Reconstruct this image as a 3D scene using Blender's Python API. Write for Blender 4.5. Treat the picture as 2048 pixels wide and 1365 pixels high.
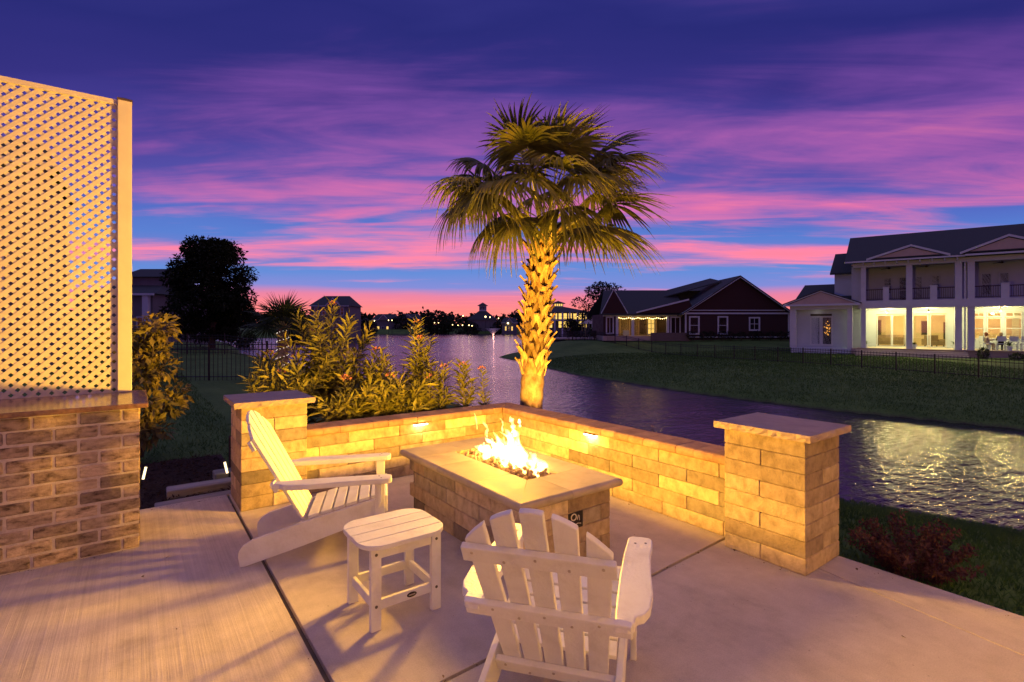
import bpy, bmesh, math, random
import numpy as np
from mathutils import Vector, Matrix

for _o in list(bpy.data.objects):
    bpy.data.objects.remove(_o)
scene = bpy.context.scene
COL = scene.collection
PI = math.pi
rng = random.Random(7)

# ------------------------------------------------------------------ camera frame
# world X / Y follow the patio; the camera looks between them
FPX, CXP, HYP, CAMH = 1018.0, 1024.0, 652.0, 1.68
YAW = math.atan2(754, 1018)
VX, VY = math.sin(YAW), math.cos(YAW)        # view direction on the ground
RX, RY = math.cos(YAW), -math.sin(YAW)       # to the right of the view


def W(u, d, z=0.0):
    return Vector((VX * d + RX * u, VY * d + RY * u, z))


cam_data = bpy.data.cameras.new('camera')
cam = bpy.data.objects.new('camera', cam_data)
COL.objects.link(cam)
cam.location = (0, 0, CAMH)
cam.rotation_euler = (PI / 2, 0, -YAW)
cam_data.sensor_width = 36.0
cam_data.lens = 36.0 * FPX / 2048.0
cam_data.shift_y = -(682.5 - HYP) / 2048.0
cam_data.clip_start = 0.05
cam_data.clip_end = 3000
scene.camera = cam


def S(r, g, b, k=1.0):
    def f(c):
        c /= 255.0
        return (c / 12.92 if c <= 0.04045 else ((c + 0.055) / 1.055) ** 2.4) * k
    return (f(r), f(g), f(b), 1.0)


class NG:
    """small helper that adds nodes and links sockets given as inputs"""
    def __init__(self, nt):
        self.nt = nt
        nt.nodes.clear()

    def n(self, t, ins=None, **props):
        nd = self.nt.nodes.new(t)
        for k, v in props.items():
            setattr(nd, k, v)
        for k, v in (ins or {}).items():
            s = nd.inputs[k]
            if isinstance(v, bpy.types.NodeSocket):
                self.nt.links.new(v, s)
            else:
                s.default_value = v
        return nd

    def math(self, op, a, b=0.0, c=0.0, clamp=False):
        return self.n('ShaderNodeMath', {0: a, 1: b, 2: c}, operation=op, use_clamp=clamp).outputs[0]

    def ramp(self, fac, stops, interp='LINEAR'):
        nd = self.n('ShaderNodeValToRGB', {0: fac})
        cr = nd.color_ramp
        cr.interpolation = interp
        while len(cr.elements) < len(stops):
            cr.elements.new(0.5)
        for e, (p, c) in zip(cr.elements, sorted(stops, key=lambda s: s[0])):
            e.position = p
            e.color = c if not isinstance(c, (int, float)) else (c, c, c, 1)
        return nd.outputs[0]

    def mix(self, f, a, b, blend='MIX'):
        nd = self.n('ShaderNodeMix', {0: f, 6: a, 7: b}, data_type='RGBA', blend_type=blend)
        return nd.outputs[2]

    def vmap(self, v, scale=(1, 1, 1), loc=(0, 0, 0), rot=(0, 0, 0)):
        return self.n('ShaderNodeMapping', {'Vector': v, 'Scale': scale, 'Location': loc, 'Rotation': rot}).outputs[0]

    def noise(self, v, scale, detail=4.0, rough=0.55, dist=0.0):
        return self.n('ShaderNodeTexNoise', {'Vector': v, 'Scale': scale, 'Detail': detail, 'Roughness': rough, 'Distortion': dist}).outputs[0]


# ------------------------------------------------------------------ sky (world)
world = bpy.data.worlds.new('World')
scene.world = world
world.use_nodes = True
g = NG(world.node_tree)
dirv = g.n('ShaderNodeTexCoord').outputs['Generated']
sep = g.n('ShaderNodeSeparateXYZ', {0: dirv})
dz = sep.outputs[2]
fwd = g.n('ShaderNodeVectorMath', {0: dirv, 1: (VX, VY, 0)}, operation='DOT_PRODUCT').outputs['Value']
rgt = g.n('ShaderNodeVectorMath', {0: dirv, 1: (RX, RY, 0)}, operation='DOT_PRODUCT').outputs['Value']
rr = g.math('SQRT', g.math('ADD', g.math('MULTIPLY', fwd, fwd), g.math('MULTIPLY', g.math('MULTIPLY', rgt, rgt), 0.12)))
el = g.math('MULTIPLY', g.math('ARCTAN2', dz, rr), 180 / PI)                 # height above the horizon across level cloud decks
az = g.math('MULTIPLY', g.math('ARCTAN2', rgt, fwd), 180 / PI)
den = g.math('ADD', g.math('MAXIMUM', dz, 0.0), 0.055)
qx = g.math('DIVIDE', rgt, den)
qy = g.math('DIVIDE', fwd, den)
q = g.n('ShaderNodeCombineXYZ', {0: qx, 1: qy, 2: 0.0}).outputs[0]
# slow warp so that the layers of cloud are not level
aev = g.n('ShaderNodeCombineXYZ', {0: g.math('MULTIPLY', az, 0.035), 1: g.math('MULTIPLY', el, 0.16), 2: 3.7}).outputs[0]
warp = g.math('SUBTRACT', g.noise(aev, 1.0, 3.0, 0.5), 0.5)
elw = g.math('ADD', el, g.math('MULTIPLY', warp, g.math('ADD', g.math('MULTIPLY', el, 0.28), 1.3)))
elc = g.math('MAXIMUM', g.math('DIVIDE', elw, 42.0), 0.0)
clear = g.ramp(elc, [(0.0, S(252, 146, 116)), (0.035, S(250, 130, 122)), (0.08, S(222, 122, 156)), (0.105, S(120, 130, 205)),
                     (0.15, S(88, 130, 205)), (0.19, S(118, 116, 192)), (0.24, S(80, 118, 198)), (0.30, S(76, 96, 184)),
                     (0.37, S(78, 76, 164)), (0.48, S(70, 58, 144)), (0.60, S(48, 42, 122)), (0.74, S(36, 37, 112)), (0.86, S(52, 50, 128)), (1.0, S(116, 112, 172))])
pink = g.ramp(elc, [(0.0, S(255, 140, 122)), (0.10, S(252, 132, 150)), (0.20, S(246, 126, 160)), (0.30, S(216, 108, 164)),
                    (0.42, S(168, 90, 166)), (0.56, S(122, 72, 156)), (0.74, S(86, 56, 138)), (0.86, S(100, 66, 142)), (1.0, S(164, 122, 162))])
# streaks: noise over the cloud deck, stretched across the view
n1 = g.noise(g.vmap(q, (0.34, 1.0, 1), (4.3, 2.1, 0.0), (0, 0, math.radians(-17))), 1.25, 6.0, 0.55, 0.5)
n2 = g.noise(g.vmap(q, (0.26, 1.0, 1), (1.3, 7.7, 2.0), (0, 0, math.radians(-13))), 2.4, 7.0, 0.60, 0.7)
n3 = g.noise(g.vmap(q, (0.7, 0.9, 1), (9.3, 0.7, 5.0)), 0.62, 5.0, 0.55, 0.4)
# cloud decks at certain heights, thinner and thicker along them
bands = g.ramp(elc, [(0.0, 0.75), (0.045, 0.6), (0.075, 0.15), (0.12, 0.02), (0.15, 0.05), (0.172, 0.55), (0.20, 0.95), (0.225, 0.55),
                     (0.25, 0.22), (0.29, 0.36), (0.33, 0.58), (0.38, 0.55), (0.44, 0.50), (0.55, 0.46), (0.7, 0.26), (0.88, 0.22), (1.0, 0.45)])
m = g.math('ADD', g.math('MULTIPLY', g.math('SUBTRACT', n1, 0.5), 1.5), g.math('MULTIPLY', g.math('SUBTRACT', n2, 0.5), 1.7))
m = g.math('ADD', m, g.math('MULTIPLY', g.math('SUBTRACT', n3, 0.5), 2.0))
m = g.math('ADD', m, bands)
m = g.math('ADD', m, g.math('MULTIPLY', rgt, g.ramp(elc, [(0.2, 0.0), (0.34, 0.45), (0.6, 0.5), (0.9, 0.2)])))
mask = g.n('ShaderNodeMapRange', {'Value': m, 'From Min': 0.16, 'From Max': 1.05}, interpolation_type='SMOOTHSTEP').outputs[0]
col = g.mix(mask, clear, pink)
# brighter cores of the streaks low down
hot = g.n('ShaderNodeMapRange', {'Value': m, 'From Min': 0.8, 'From Max': 1.35}, interpolation_type='SMOOTHSTEP').outputs[0]
hot = g.math('MULTIPLY', hot, g.ramp(elc, [(0.0, 0.7), (0.25, 0.75), (0.4, 0.5), (0.6, 0.12), (0.8, 0.0)]))
col = g.mix(hot, col, S(246, 124, 148))
# the sky dims away from the afterglow, seen from here behind the viewer
glow = g.n('ShaderNodeMapRange', {'Value': fwd, 'From Min': -1.0, 'From Max': 0.6, 'To Min': 0.85, 'To Max': 1.0}).outputs[0]
col = g.mix(1.0, col, g.n('ShaderNodeCombineXYZ', {0: glow, 1: glow, 2: g.math('POWER', glow, 0.6)}).outputs[0], 'MULTIPLY')
below = g.n('ShaderNodeMapRange', {'Value': dz, 'From Min': -0.03, 'From Max': 0.0}).outputs[0]
col = g.mix(below, (0.01, 0.012, 0.012, 1), col)
nish = g.n('ShaderNodeTexSky', sky_type='NISHITA', sun_disc=False, sun_elevation=math.radians(-4), sun_rotation=math.radians(28))
bg1 = g.n('ShaderNodeBackground', {'Color': col, 'Strength': 0.98})
bg2 = g.n('ShaderNodeBackground', {'Color': nish.outputs[0], 'Strength': 0.1})
add = g.n('ShaderNodeAddShader', {0: bg1.outputs[0], 1: bg2.outputs[0]})
g.n('ShaderNodeOutputWorld', {'Surface': add.outputs[0]})

# last light of the sun that has just set in front of the camera
sun_l = bpy.data.lights.new('sun', 'SUN')
sun_l.energy = 0.04
sun_l.angle = math.radians(14)
sun_l.color = (1.0, 0.5, 0.45)
sun_o = bpy.data.objects.new('sun', sun_l)
COL.objects.link(sun_o)
sun_o.rotation_euler = Vector((-VX, -VY, -0.12)).to_track_quat('-Z', 'Y').to_euler()

vs = scene.view_settings
vs.view_transform = 'Standard'
vs.look = 'None'
vs.gamma = 1.0
vs.exposure = 0.2
vs.use_curve_mapping = False
scene.cycles.use_denoising = True
scene.cycles.max_bounces = 8
scene.cycles.diffuse_bounces = 4
scene.cycles.sample_clamp_indirect = 6.0
scene.cycles.transparent_max_bounces = 12

# ------------------------------------------------------------------ mesh helpers
class MB:
    """collects shapes; build() links them as ONE mesh object"""
    def __init__(self):
        self.v, self.f = [], []

    def add(self, vs, fs):
        n = len(self.v)
        self.v += [tuple(p) for p in vs]
        self.f += [tuple(i + n for i in f) for f in fs]
        return self

    def box(self, x0, x1, y0, y1, z0, z1):
        vs = [(x0, y0, z0), (x1, y0, z0), (x1, y1, z0), (x0, y1, z0), (x0, y0, z1), (x1, y0, z1), (x1, y1, z1), (x0, y1, z1)]
        return self.add(vs, [(3, 2, 1, 0), (4, 5, 6, 7), (0, 1, 5, 4), (1, 2, 6, 5), (2, 3, 7, 6), (3, 0, 4, 7)])

    def prism(self, poly, a, b, plane='xz'):
        """polygon in a plane extruded from a to b along the third axis"""
        m = {'xz': lambda p, t: (p[0], t, p[1]), 'xy': lambda p, t: (p[0], p[1], t), 'yz': lambda p, t: (t, p[0], p[1])}[plane]
        n = len(poly)
        vs = [m(p, a) for p in poly] + [m(p, b) for p in poly]
        fs = [tuple(range(n - 1, -1, -1)), tuple(range(n, 2 * n))] + [(i, (i + 1) % n, n + (i + 1) % n, n + i) for i in range(n)]
        return self.add(vs, fs)

    def tube(self, pts, rad, n=8, flat=1.0, cap=True, up=(0.31, 0.17, 0.93)):
        pts = [Vector(p) for p in pts]
        if isinstance(rad, (int, float)):
            rad = [rad] * len(pts)
        vs = []
        for i, p in enumerate(pts):
            t = (pts[min(i + 1, len(pts) - 1)] - pts[max(i - 1, 0)])
            t = t.normalized() if t.length > 1e-9 else Vector((0, 0, 1))
            a = t.cross(Vector(up))
            if a.length < 1e-3:
                a = t.cross(Vector((1, 0, 0)))
            a.normalize()
            b = t.cross(a)
            for k in range(n):
                w = 2 * PI * k / n
                vs.append(p + a * (math.cos(w) * rad[i]) + b * (math.sin(w) * rad[i] * flat))
        fs = []
        for i in range(len(pts) - 1):
            for k in range(n):
                k2 = (k + 1) % n
                fs.append((i * n + k, i * n + k2, (i + 1) * n + k2, (i + 1) * n + k))
        if cap:
            fs.append(tuple(range(n - 1, -1, -1)))
            fs.append(tuple(range((len(pts) - 1) * n, len(pts) * n)))
        return self.add(vs, fs)

    def disc(self, c, r, axis, n=16, t=0.004, ry=None):
        """flat coin: axis is the outward normal"""
        ax = Vector(axis).normalized()
        a = ax.cross(Vector((0, 0, 1)))
        a = a.normalized() if a.length > 1e-3 else Vector((1, 0, 0))
        b = ax.cross(a)
        c = Vector(c)
        ry = ry or r
        lo = [c + a * (r * math.cos(2 * PI * k / n)) + b * (ry * math.sin(2 * PI * k / n)) for k in range(n)]
        hi = [p + ax * t for p in lo]
        return self.add(lo + hi, [tuple(range(n - 1, -1, -1)), tuple(range(n, 2 * n))] + [(k, (k + 1) % n, n + (k + 1) % n, n + k) for k in range(n)])

    def mesh(self, name):
        me = bpy.data.meshes.new(name)
        me.from_pydata(self.v, [], self.f)
        me.validate()
        return me

    def build(self, name, mat, parent=None, loc=(0, 0, 0), rot=(0, 0, 0), smooth=False, bevel=0.0):
        me = self.mesh(name)
        if bevel > 0:
            bm = bmesh.new()
            bm.from_mesh(me)
            bmesh.ops.recalc_face_normals(bm, faces=bm.faces)
            ed = [e for e in bm.edges if len(e.link_faces) == 2 and e.calc_face_angle(0) > 0.6]
            bmesh.ops.bevel(bm, geom=ed, offset=bevel, segments=2, profile=0.5, affect='EDGES', clamp_overlap=True)
            bm.to_mesh(me)
            bm.free()
        if smooth:
            me.polygons.foreach_set('use_smooth', [True] * len(me.polygons))
        return inst(name, me, mat, parent, loc, rot)


def inst(name, me, mat=None, parent=None, loc=(0, 0, 0), rot=(0, 0, 0), scale=None):
    if mat is not None and not me.materials:
        me.materials.append(mat)
    o = bpy.data.objects.new(name, me)
    COL.objects.link(o)
    o.location = loc
    o.rotation_euler = rot
    if scale is not None:
        o.scale = scale
    if parent is not None:
        o.parent = parent
    return o


def empty(name, loc=(0, 0, 0), rz=0.0, parent=None):
    o = bpy.data.objects.new(name, None)
    o.empty_display_size = 0.1
    COL.objects.link(o)
    o.location = loc
    o.rotation_euler = (0, 0, rz)
    if parent is not None:
        o.parent = parent
    return o


def tag(o, label=None, cat=None, group=None, kind=None):
    if label:
        o['label'] = label
    if cat:
        o['category'] = cat
    if group:
        o['group'] = group
    if kind:
        o['kind'] = kind
    return o


def thing(name, label, cat, loc=(0, 0, 0), rz=0.0, group=None):
    return tag(empty(name, loc, rz), label, cat, group)


def copy_tree(o, parent=None):
    c = o.copy()
    COL.objects.link(c)
    c.parent = parent
    for ch in list(o.children):
        copy_tree(ch, c)
    return c


_cb = {}


def cbox(sx, sy, sz, c=0.004, mat=None, wob=0.0):
    """shared mesh of a box with chamfered edges, centred in x/y, standing on z=0"""
    key = (round(sx, 3), round(sy, 3), round(sz, 3), c, mat.name if mat else '', wob)
    if key in _cb:
        return _cb[key]
    bm = bmesh.new()
    bmesh.ops.create_cube(bm, size=1.0)
    for v in bm.verts:
        v.co = Vector((v.co.x * sx, v.co.y * sy, (v.co.z + 0.5) * sz))
        if wob:
            v.co += Vector((rng.uniform(-wob, wob), rng.uniform(-wob, wob), rng.uniform(-wob, wob)))
    bmesh.ops.bevel(bm, geom=list(bm.edges), offset=c, segments=1, affect='EDGES')
    me = bpy.data.meshes.new('block_%d' % len(_cb))
    bm.to_mesh(me)
    bm.free()
    if mat:
        me.materials.append(mat)
    _cb[key] = me
    return me


def np_mesh(name, V, Fq, mat, smooth=False):
    """mesh from numpy arrays: V (n,3), Fq (m,4) or (m,3)"""
    me = bpy.data.meshes.new(name)
    V = np.asarray(V, dtype=np.float32)
    Fq = np.asarray(Fq, dtype=np.int32)
    k = Fq.shape[1]
    me.vertices.add(len(V))
    me.vertices.foreach_set('co', V.ravel())
    me.loops.add(Fq.size)
    me.loops.foreach_set('vertex_index', Fq.ravel())
    me.polygons.add(len(Fq))
    me.polygons.foreach_set('loop_start', np.arange(0, Fq.size, k, dtype=np.int32))
    if smooth:
        me.polygons.foreach_set('use_smooth', np.ones(len(Fq), dtype=bool))
    me.update(calc_edges=True)
    if mat:
        me.materials.append(mat)
    return me


def norm(a):
    return a / np.maximum(np.linalg.norm(a, axis=1, keepdims=True), 1e-9)


def leaves(P, D, L, Wd, nr, fold=0.25, droop=0.2):
    """pointed, folded leaves: base P, direction D, length L, width Wd -> verts, quads"""
    n = len(P)
    D = norm(D)
    up = np.array([[0, 0, 1.0]]) + nr.normal(0, 0.45, (n, 3))
    A = norm(np.cross(D, up))
    Nn = norm(np.cross(A, D))
    L = np.broadcast_to(np.asarray(L, float).reshape(-1, 1), (n, 1))
    Wd = np.broadcast_to(np.asarray(Wd, float).reshape(-1, 1), (n, 1))
    sag = np.array([[0, 0, -1.0]])
    mid = P + D * L * 0.5 + sag * L * droop * 0.2
    tip = P + D * L + sag * L * droop
    l = mid + A * Wd * 0.5 + Nn * Wd * fold
    r = mid - A * Wd * 0.5 + Nn * Wd * fold
    V = np.stack([P, l, tip, r, mid], 1).reshape(-1, 3)
    b = np.arange(n)[:, None] * 5
    F = np.concatenate([b + np.array([[0, 4, 2, 1]]), b + np.array([[0, 3, 2, 4]])], 0)
    return V, F


def sph(n, nr):
    v = nr.normal(0, 1, (n, 3))
    return norm(v)


# ------------------------------------------------------------------ materials
MATS = {}


def pmat(name, cols, scale=6.0, detail=5.0, rough=0.7, bump=0.0, bscale=None, rand=0.0, palette=None, metallic=0.0, spec=0.4,
         stretch=(1, 1, 1), lo=0.3, hi=0.7, bstretch=None, trans=0.0, coat=0.0, extra=None, rvar=0.15):
    """noise-mixed Principled; palette = colours picked per object by Object Info > Random, rand = +- brightness per object"""
    m = bpy.data.materials.new(name)
    m.use_nodes = True
    gg = NG(m.node_tree)
    tc = gg.n('ShaderNodeTexCoord').outputs['Object']
    oi = gg.n('ShaderNodeObjectInfo').outputs['Random']
    off = gg.n('ShaderNodeVectorMath', {0: tc, 1: gg.n('ShaderNodeCombineXYZ', {0: gg.math('MULTIPLY', oi, 37.0), 1: gg.math('MULTIPLY', oi, 91.0), 2: gg.math('MULTIPLY', oi, 53.0)}).outputs[0]}, operation='ADD').outputs[0]
    mp = gg.vmap(off, stretch)
    n = gg.noise(mp, scale, detail, 0.6, 0.2)
    k = len(cols)
    c = gg.ramp(n, [(lo + (hi - lo) * i / max(k - 1, 1), tuple(cc) + (1,) if len(cc) == 3 else cc) for i, cc in enumerate(cols)])
    if palette:
        pal = gg.ramp(oi, [(i / len(palette), tuple(cc) + (1,)) for i, cc in enumerate(palette)], 'CONSTANT')
        c = gg.mix(1.0, c, pal, 'MULTIPLY')
    if rand:
        f = gg.math('ADD', gg.math('MULTIPLY', gg.math('FRACT', gg.math('MULTIPLY', oi, 7.31)), 2 * rand), 1 - rand)
        c = gg.mix(1.0, c, gg.n('ShaderNodeCombineXYZ', {0: f, 1: f, 2: f}).outputs[0], 'MULTIPLY')
    b = gg.n('ShaderNodeBsdfPrincipled', {'Base Color': c, 'Metallic': metallic, 'IOR': 1.45})
    b.inputs['Specular IOR Level'].default_value = spec
    rn = gg.n('ShaderNodeMapRange', {'Value': n, 'From Min': 0.3, 'From Max': 0.7, 'To Min': max(rough - rvar, 0.02), 'To Max': min(rough + rvar, 1.0)}).outputs[0]
    gg.nt.links.new(rn, b.inputs['Roughness'])
    if bump:
        bn = gg.noise(gg.vmap(off, bstretch or (1, 1, 1)), bscale or scale * 6, 6.0, 0.65)
        bp = gg.n('ShaderNodeBump', {'Height': bn, 'Strength': min(bump, 1.0), 'Distance': 0.01})
        gg.nt.links.new(bp.outputs[0], b.inputs['Normal'])
    out = b.outputs[0]
    if trans:
        tb = gg.n('ShaderNodeBsdfTranslucent', {'Color': c})
        out = gg.n('ShaderNodeMixShader', {0: trans, 1: b.outputs[0], 2: tb.outputs[0]}).outputs[0]
    gg.n('ShaderNodeOutputMaterial', {'Surface': out})
    MATS[name] = m
    return m


def emat(name, color, strength):
    m = bpy.data.materials.new(name)
    m.use_nodes = True
    gg = NG(m.node_tree)
    e = gg.n('ShaderNodeEmission', {'Color': tuple(color) + (1,), 'Strength': strength})
    gg.n('ShaderNodeOutputMaterial', {'Surface': e.outputs[0]})
    return m


def gmat(name, tint=(0.9, 0.95, 1.0), rough=0.02, mixf=0.12):
    """window pane: mostly clear with a surface reflection"""
    m = bpy.data.materials.new(name)
    m.use_nodes = True
    gg = NG(m.node_tree)
    t = gg.n('ShaderNodeBsdfTransparent', {'Color': tuple(tint) + (1,)})
    gl = gg.n('ShaderNodeBsdfGlossy', {'Color': (1, 1, 1, 1), 'Roughness': rough})
    mx = gg.n('ShaderNodeMixShader', {0: mixf, 1: t.outputs[0], 2: gl.outputs[0]})
    gg.n('ShaderNodeOutputMaterial', {'Surface': mx.outputs[0]})
    return m


def lamp(name, parent, loc, energy, color, radius=0.05, kind='POINT', target=None, spot=60, blend=0.5):
    l = bpy.data.lights.new(name, kind)
    l.energy = energy
    l.color = color
    l.shadow_soft_size = radius
    o = bpy.data.objects.new(name, l)
    COL.objects.link(o)
    o.location = loc
    if kind == 'SPOT':
        l.spot_size = math.radians(spot)
        l.spot_blend = blend
        o.rotation_euler = (Vector(target) - Vector(loc)).to_track_quat('-Z', 'Y').to_euler()
    if parent is not None:
        o.parent = parent
    return o


# block palettes are multiplied over a light, blotchy base
BLOCK_PAL = [(0.60, 0.49, 0.36), (0.42, 0.33, 0.25), (0.66, 0.55, 0.42), (0.27, 0.225, 0.19), (0.56, 0.45, 0.34), (0.48, 0.38, 0.29), (0.70, 0.60, 0.47), (0.37, 0.32, 0.28)]
M_block = pmat('wall_block_stone', [(0.56, 0.52, 0.48), (0.80, 0.76, 0.71), (0.98, 0.95, 0.92)], 15.0, 11.0, 0.88, 0.9, 80.0, 0.20, BLOCK_PAL, stretch=(1, 1, 0.8), lo=0.32, hi=0.66, spec=0.25)
M_pitcap = pmat('fire_pit_coping', [(0.36, 0.29, 0.21), (0.45, 0.37, 0.27), (0.51, 0.42, 0.31)], 5.0, 7.0, 0.7, 0.25, 140.0, 0.10, spec=0.3)
M_cope = pmat('wall_coping_paver', [(0.24, 0.13, 0.09), (0.34, 0.20, 0.14), (0.42, 0.27, 0.19)], 9.0, 7.0, 0.8, 0.45, 110.0, 0.2, spec=0.25)
M_capstone = pmat('pillar_capstone', [(0.30, 0.22, 0.19), (0.38, 0.29, 0.25), (0.44, 0.34, 0.29)], 6.0, 7.0, 0.75, 0.45, 60.0, 0.06, spec=0.3)
M_core = pmat('block_core_shadow', [(0.10, 0.08, 0.06), (0.14, 0.11, 0.09)], 20.0, rough=0.95)  # dark core behind the blocks and fill under the slab joints
BRICK_PAL = [(0.52, 0.42, 0.32), (0.38, 0.30, 0.235), (0.46, 0.37, 0.28), (0.34, 0.275, 0.22), (0.55, 0.45, 0.34), (0.42, 0.335, 0.255), (0.37, 0.31, 0.26), (0.49, 0.39, 0.29)]
M_brick = pmat('tumbled_brick', [(0.24, 0.20, 0.17), (0.64, 0.58, 0.51), (0.88, 0.83, 0.76), (1.08, 1.02, 0.94)], 26.0, 11.0, 0.88, 1.0, 60.0, 0.16, BRICK_PAL, stretch=(0.5, 1, 1.1), lo=0.33, hi=0.62, spec=0.2)
M_mortar = pmat('mortar', [(0.50, 0.42, 0.36), (0.66, 0.57, 0.50)], 30.0, rough=0.95, bump=0.6, bscale=160.0, spec=0.15)
M_counter = pmat('brown_quartz_slab', [(0.16, 0.085, 0.045), (0.24, 0.13, 0.07), (0.30, 0.17, 0.09)], 40.0, 8.0, 0.17, 0.0, 300.0, spec=0.5, rvar=0.05)
M_poly = pmat('white_poly_lumber', [(0.70, 0.675, 0.63), (0.79, 0.775, 0.74), (0.82, 0.81, 0.78)], 9.0, 8.0, 0.5, 0.4, 60.0, 0.04, bstretch=(1, 1, 1), spec=0.4)
M_vinyl = pmat('almond_vinyl', [(0.53, 0.48, 0.41), (0.60, 0.55, 0.48)], 3.0, 5.0, 0.45, 0.05, 40.0, 0.03, spec=0.4)
M_screw = pmat('dark_screw', [(0.10, 0.08, 0.06), (0.2, 0.17, 0.14)], 60.0, rough=0.45, metallic=0.8)
M_screwl = pmat('pale_screw', [(0.45, 0.40, 0.33), (0.6, 0.55, 0.48)], 60.0, rough=0.4, metallic=0.6)
M_lava = pmat('lava_rock', [(0.32, 0.20, 0.11), (0.56, 0.39, 0.24), (0.70, 0.53, 0.36)], 25.0, 6.0, 0.9, 0.8, 90.0, 0.3, spec=0.2)
M_black = pmat('black_metal', [(0.012, 0.012, 0.013), (0.02, 0.02, 0.022)], 20.0, rough=0.45, spec=0.4)
M_bark = pmat('bark', [(0.05, 0.035, 0.025), (0.11, 0.08, 0.055)], 12.0, rough=0.9, bump=0.8, bscale=30.0)
M_mulch = pmat('bark_mulch', [(0.015, 0.009, 0.006), (0.05, 0.028, 0.018), (0.09, 0.05, 0.032)], 40.0, 7.0, 0.95, 1.0, 60.0)
M_timber = pmat('weathered_timber', [(0.20, 0.18, 0.17), (0.33, 0.30, 0.28), (0.42, 0.39, 0.36)], 10.0, 7.0, 0.9, 0.6, 40.0, 0.12, stretch=(0.15, 1, 1), bstretch=(0.15, 1, 1))

# ------------------------------------------------------------------ terrain, lake
WATER_Z = -1.6
NEAR = [(60, -26), (25, -4.5), (12, 5.2), (8.2, 8.1), (6.2, 9.6), (3.6, 13), (0, 18.5), (-10, 31), (-30, 56), (-52, 92), (-70, 110)]
FAR = [(-92, 118), (-90, 135), (-52, 139), (-41, 150), (-50, 161), (-60, 196), (-22, 212), (10, 206), (18, 150), (14, 100), (5, 68),
       (-0.6, 57), (-1.4, 53), (0.8, 46), (4.2, 34), (8.9, 24.4), (12.4, 19.5), (16, 16.1), (24, 9), (60, -18)]
LAKE = np.array(NEAR + FAR, float)


def lake_dist(U, D):
    P = np.stack([U, D], -1)
    best = np.full(U.shape, 1e9)
    idx = np.zeros(U.shape, int)
    inside = np.zeros(U.shape, bool)
    n = len(LAKE)
    for i in range(n):
        a, b = LAKE[i], LAKE[(i + 1) % n]
        ab = b - a
        t = np.clip(((P - a) @ ab) / (ab @ ab), 0, 1)
        ds = np.hypot(*(np.moveaxis(P - (a + t[..., None] * ab), -1, 0)))
        m = ds < best
        best = np.where(m, ds, best)
        idx = np.where(m, i, idx)
        c = ((a[1] > D) != (b[1] > D)) & (U < (b[0] - a[0]) * (D - a[1]) / (b[1] - a[1] + 1e-12) + a[0])
        inside ^= c
    return best, idx, inside


def sstep(a, b, x):
    t = np.clip((x - a) / (b - a), 0, 1)
    return t * t * (3 - 2 * t)


def ground_z(U, D):
    U = np.asarray(U, float)
    D = np.asarray(D, float)
    s, idx, ins = lake_dist(U, D)
    near = (idx < len(NEAR) - 1) | ((idx == len(LAKE) - 1) & (D < 0))
    zn = WATER_Z + 0.10 * np.minimum(s / 0.4, 1) + 1.38 * sstep(0, 6.2, s) + 0.3 * sstep(20, 42, D)
    zf = WATER_Z + 0.10 * np.minimum(s / 0.4, 1) + 0.80 * (1 - np.exp(-s / 3.4)) + 0.25 * sstep(9, 24, s) + 0.9 * sstep(42, 52, D) * sstep(1.5, 7, s)
    z = np.where(near, zn, zf)
    wob = 0.05 * np.sin(U * 0.31 + D * 0.17) * np.sin(D * 0.23 - U * 0.11) * sstep(7, 14, s)
    return np.where(ins, WATER_Z - 0.15 - 0.9 * sstep(0, 6, s), z + wob)


def gz(u, d):
    return float(ground_z(np.array([u]), np.array([d]))[0])


uu = np.concatenate([-np.geomspace(1400, 48, 26), np.arange(-45, 45.1, 0.6), np.geomspace(48, 1400, 26)])
dd = np.concatenate([np.arange(-60, -12, 8), np.arange(-12, 62, 0.6), np.arange(62, 240, 3.5), np.geomspace(245, 1600, 12)])
U, D = np.meshgrid(uu, dd)
Zt = ground_z(U, D)
Vt = np.stack([VX * D + RX * U, VY * D + RY * U, Zt], -1).reshape(-1, 3)
nu, nd = len(uu), len(dd)
ii = (np.arange(nd - 1)[:, None] * nu + np.arange(nu - 1)[None, :]).ravel()
Ft = np.stack([ii, ii + 1, ii + nu + 1, ii + nu], 1)


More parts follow.
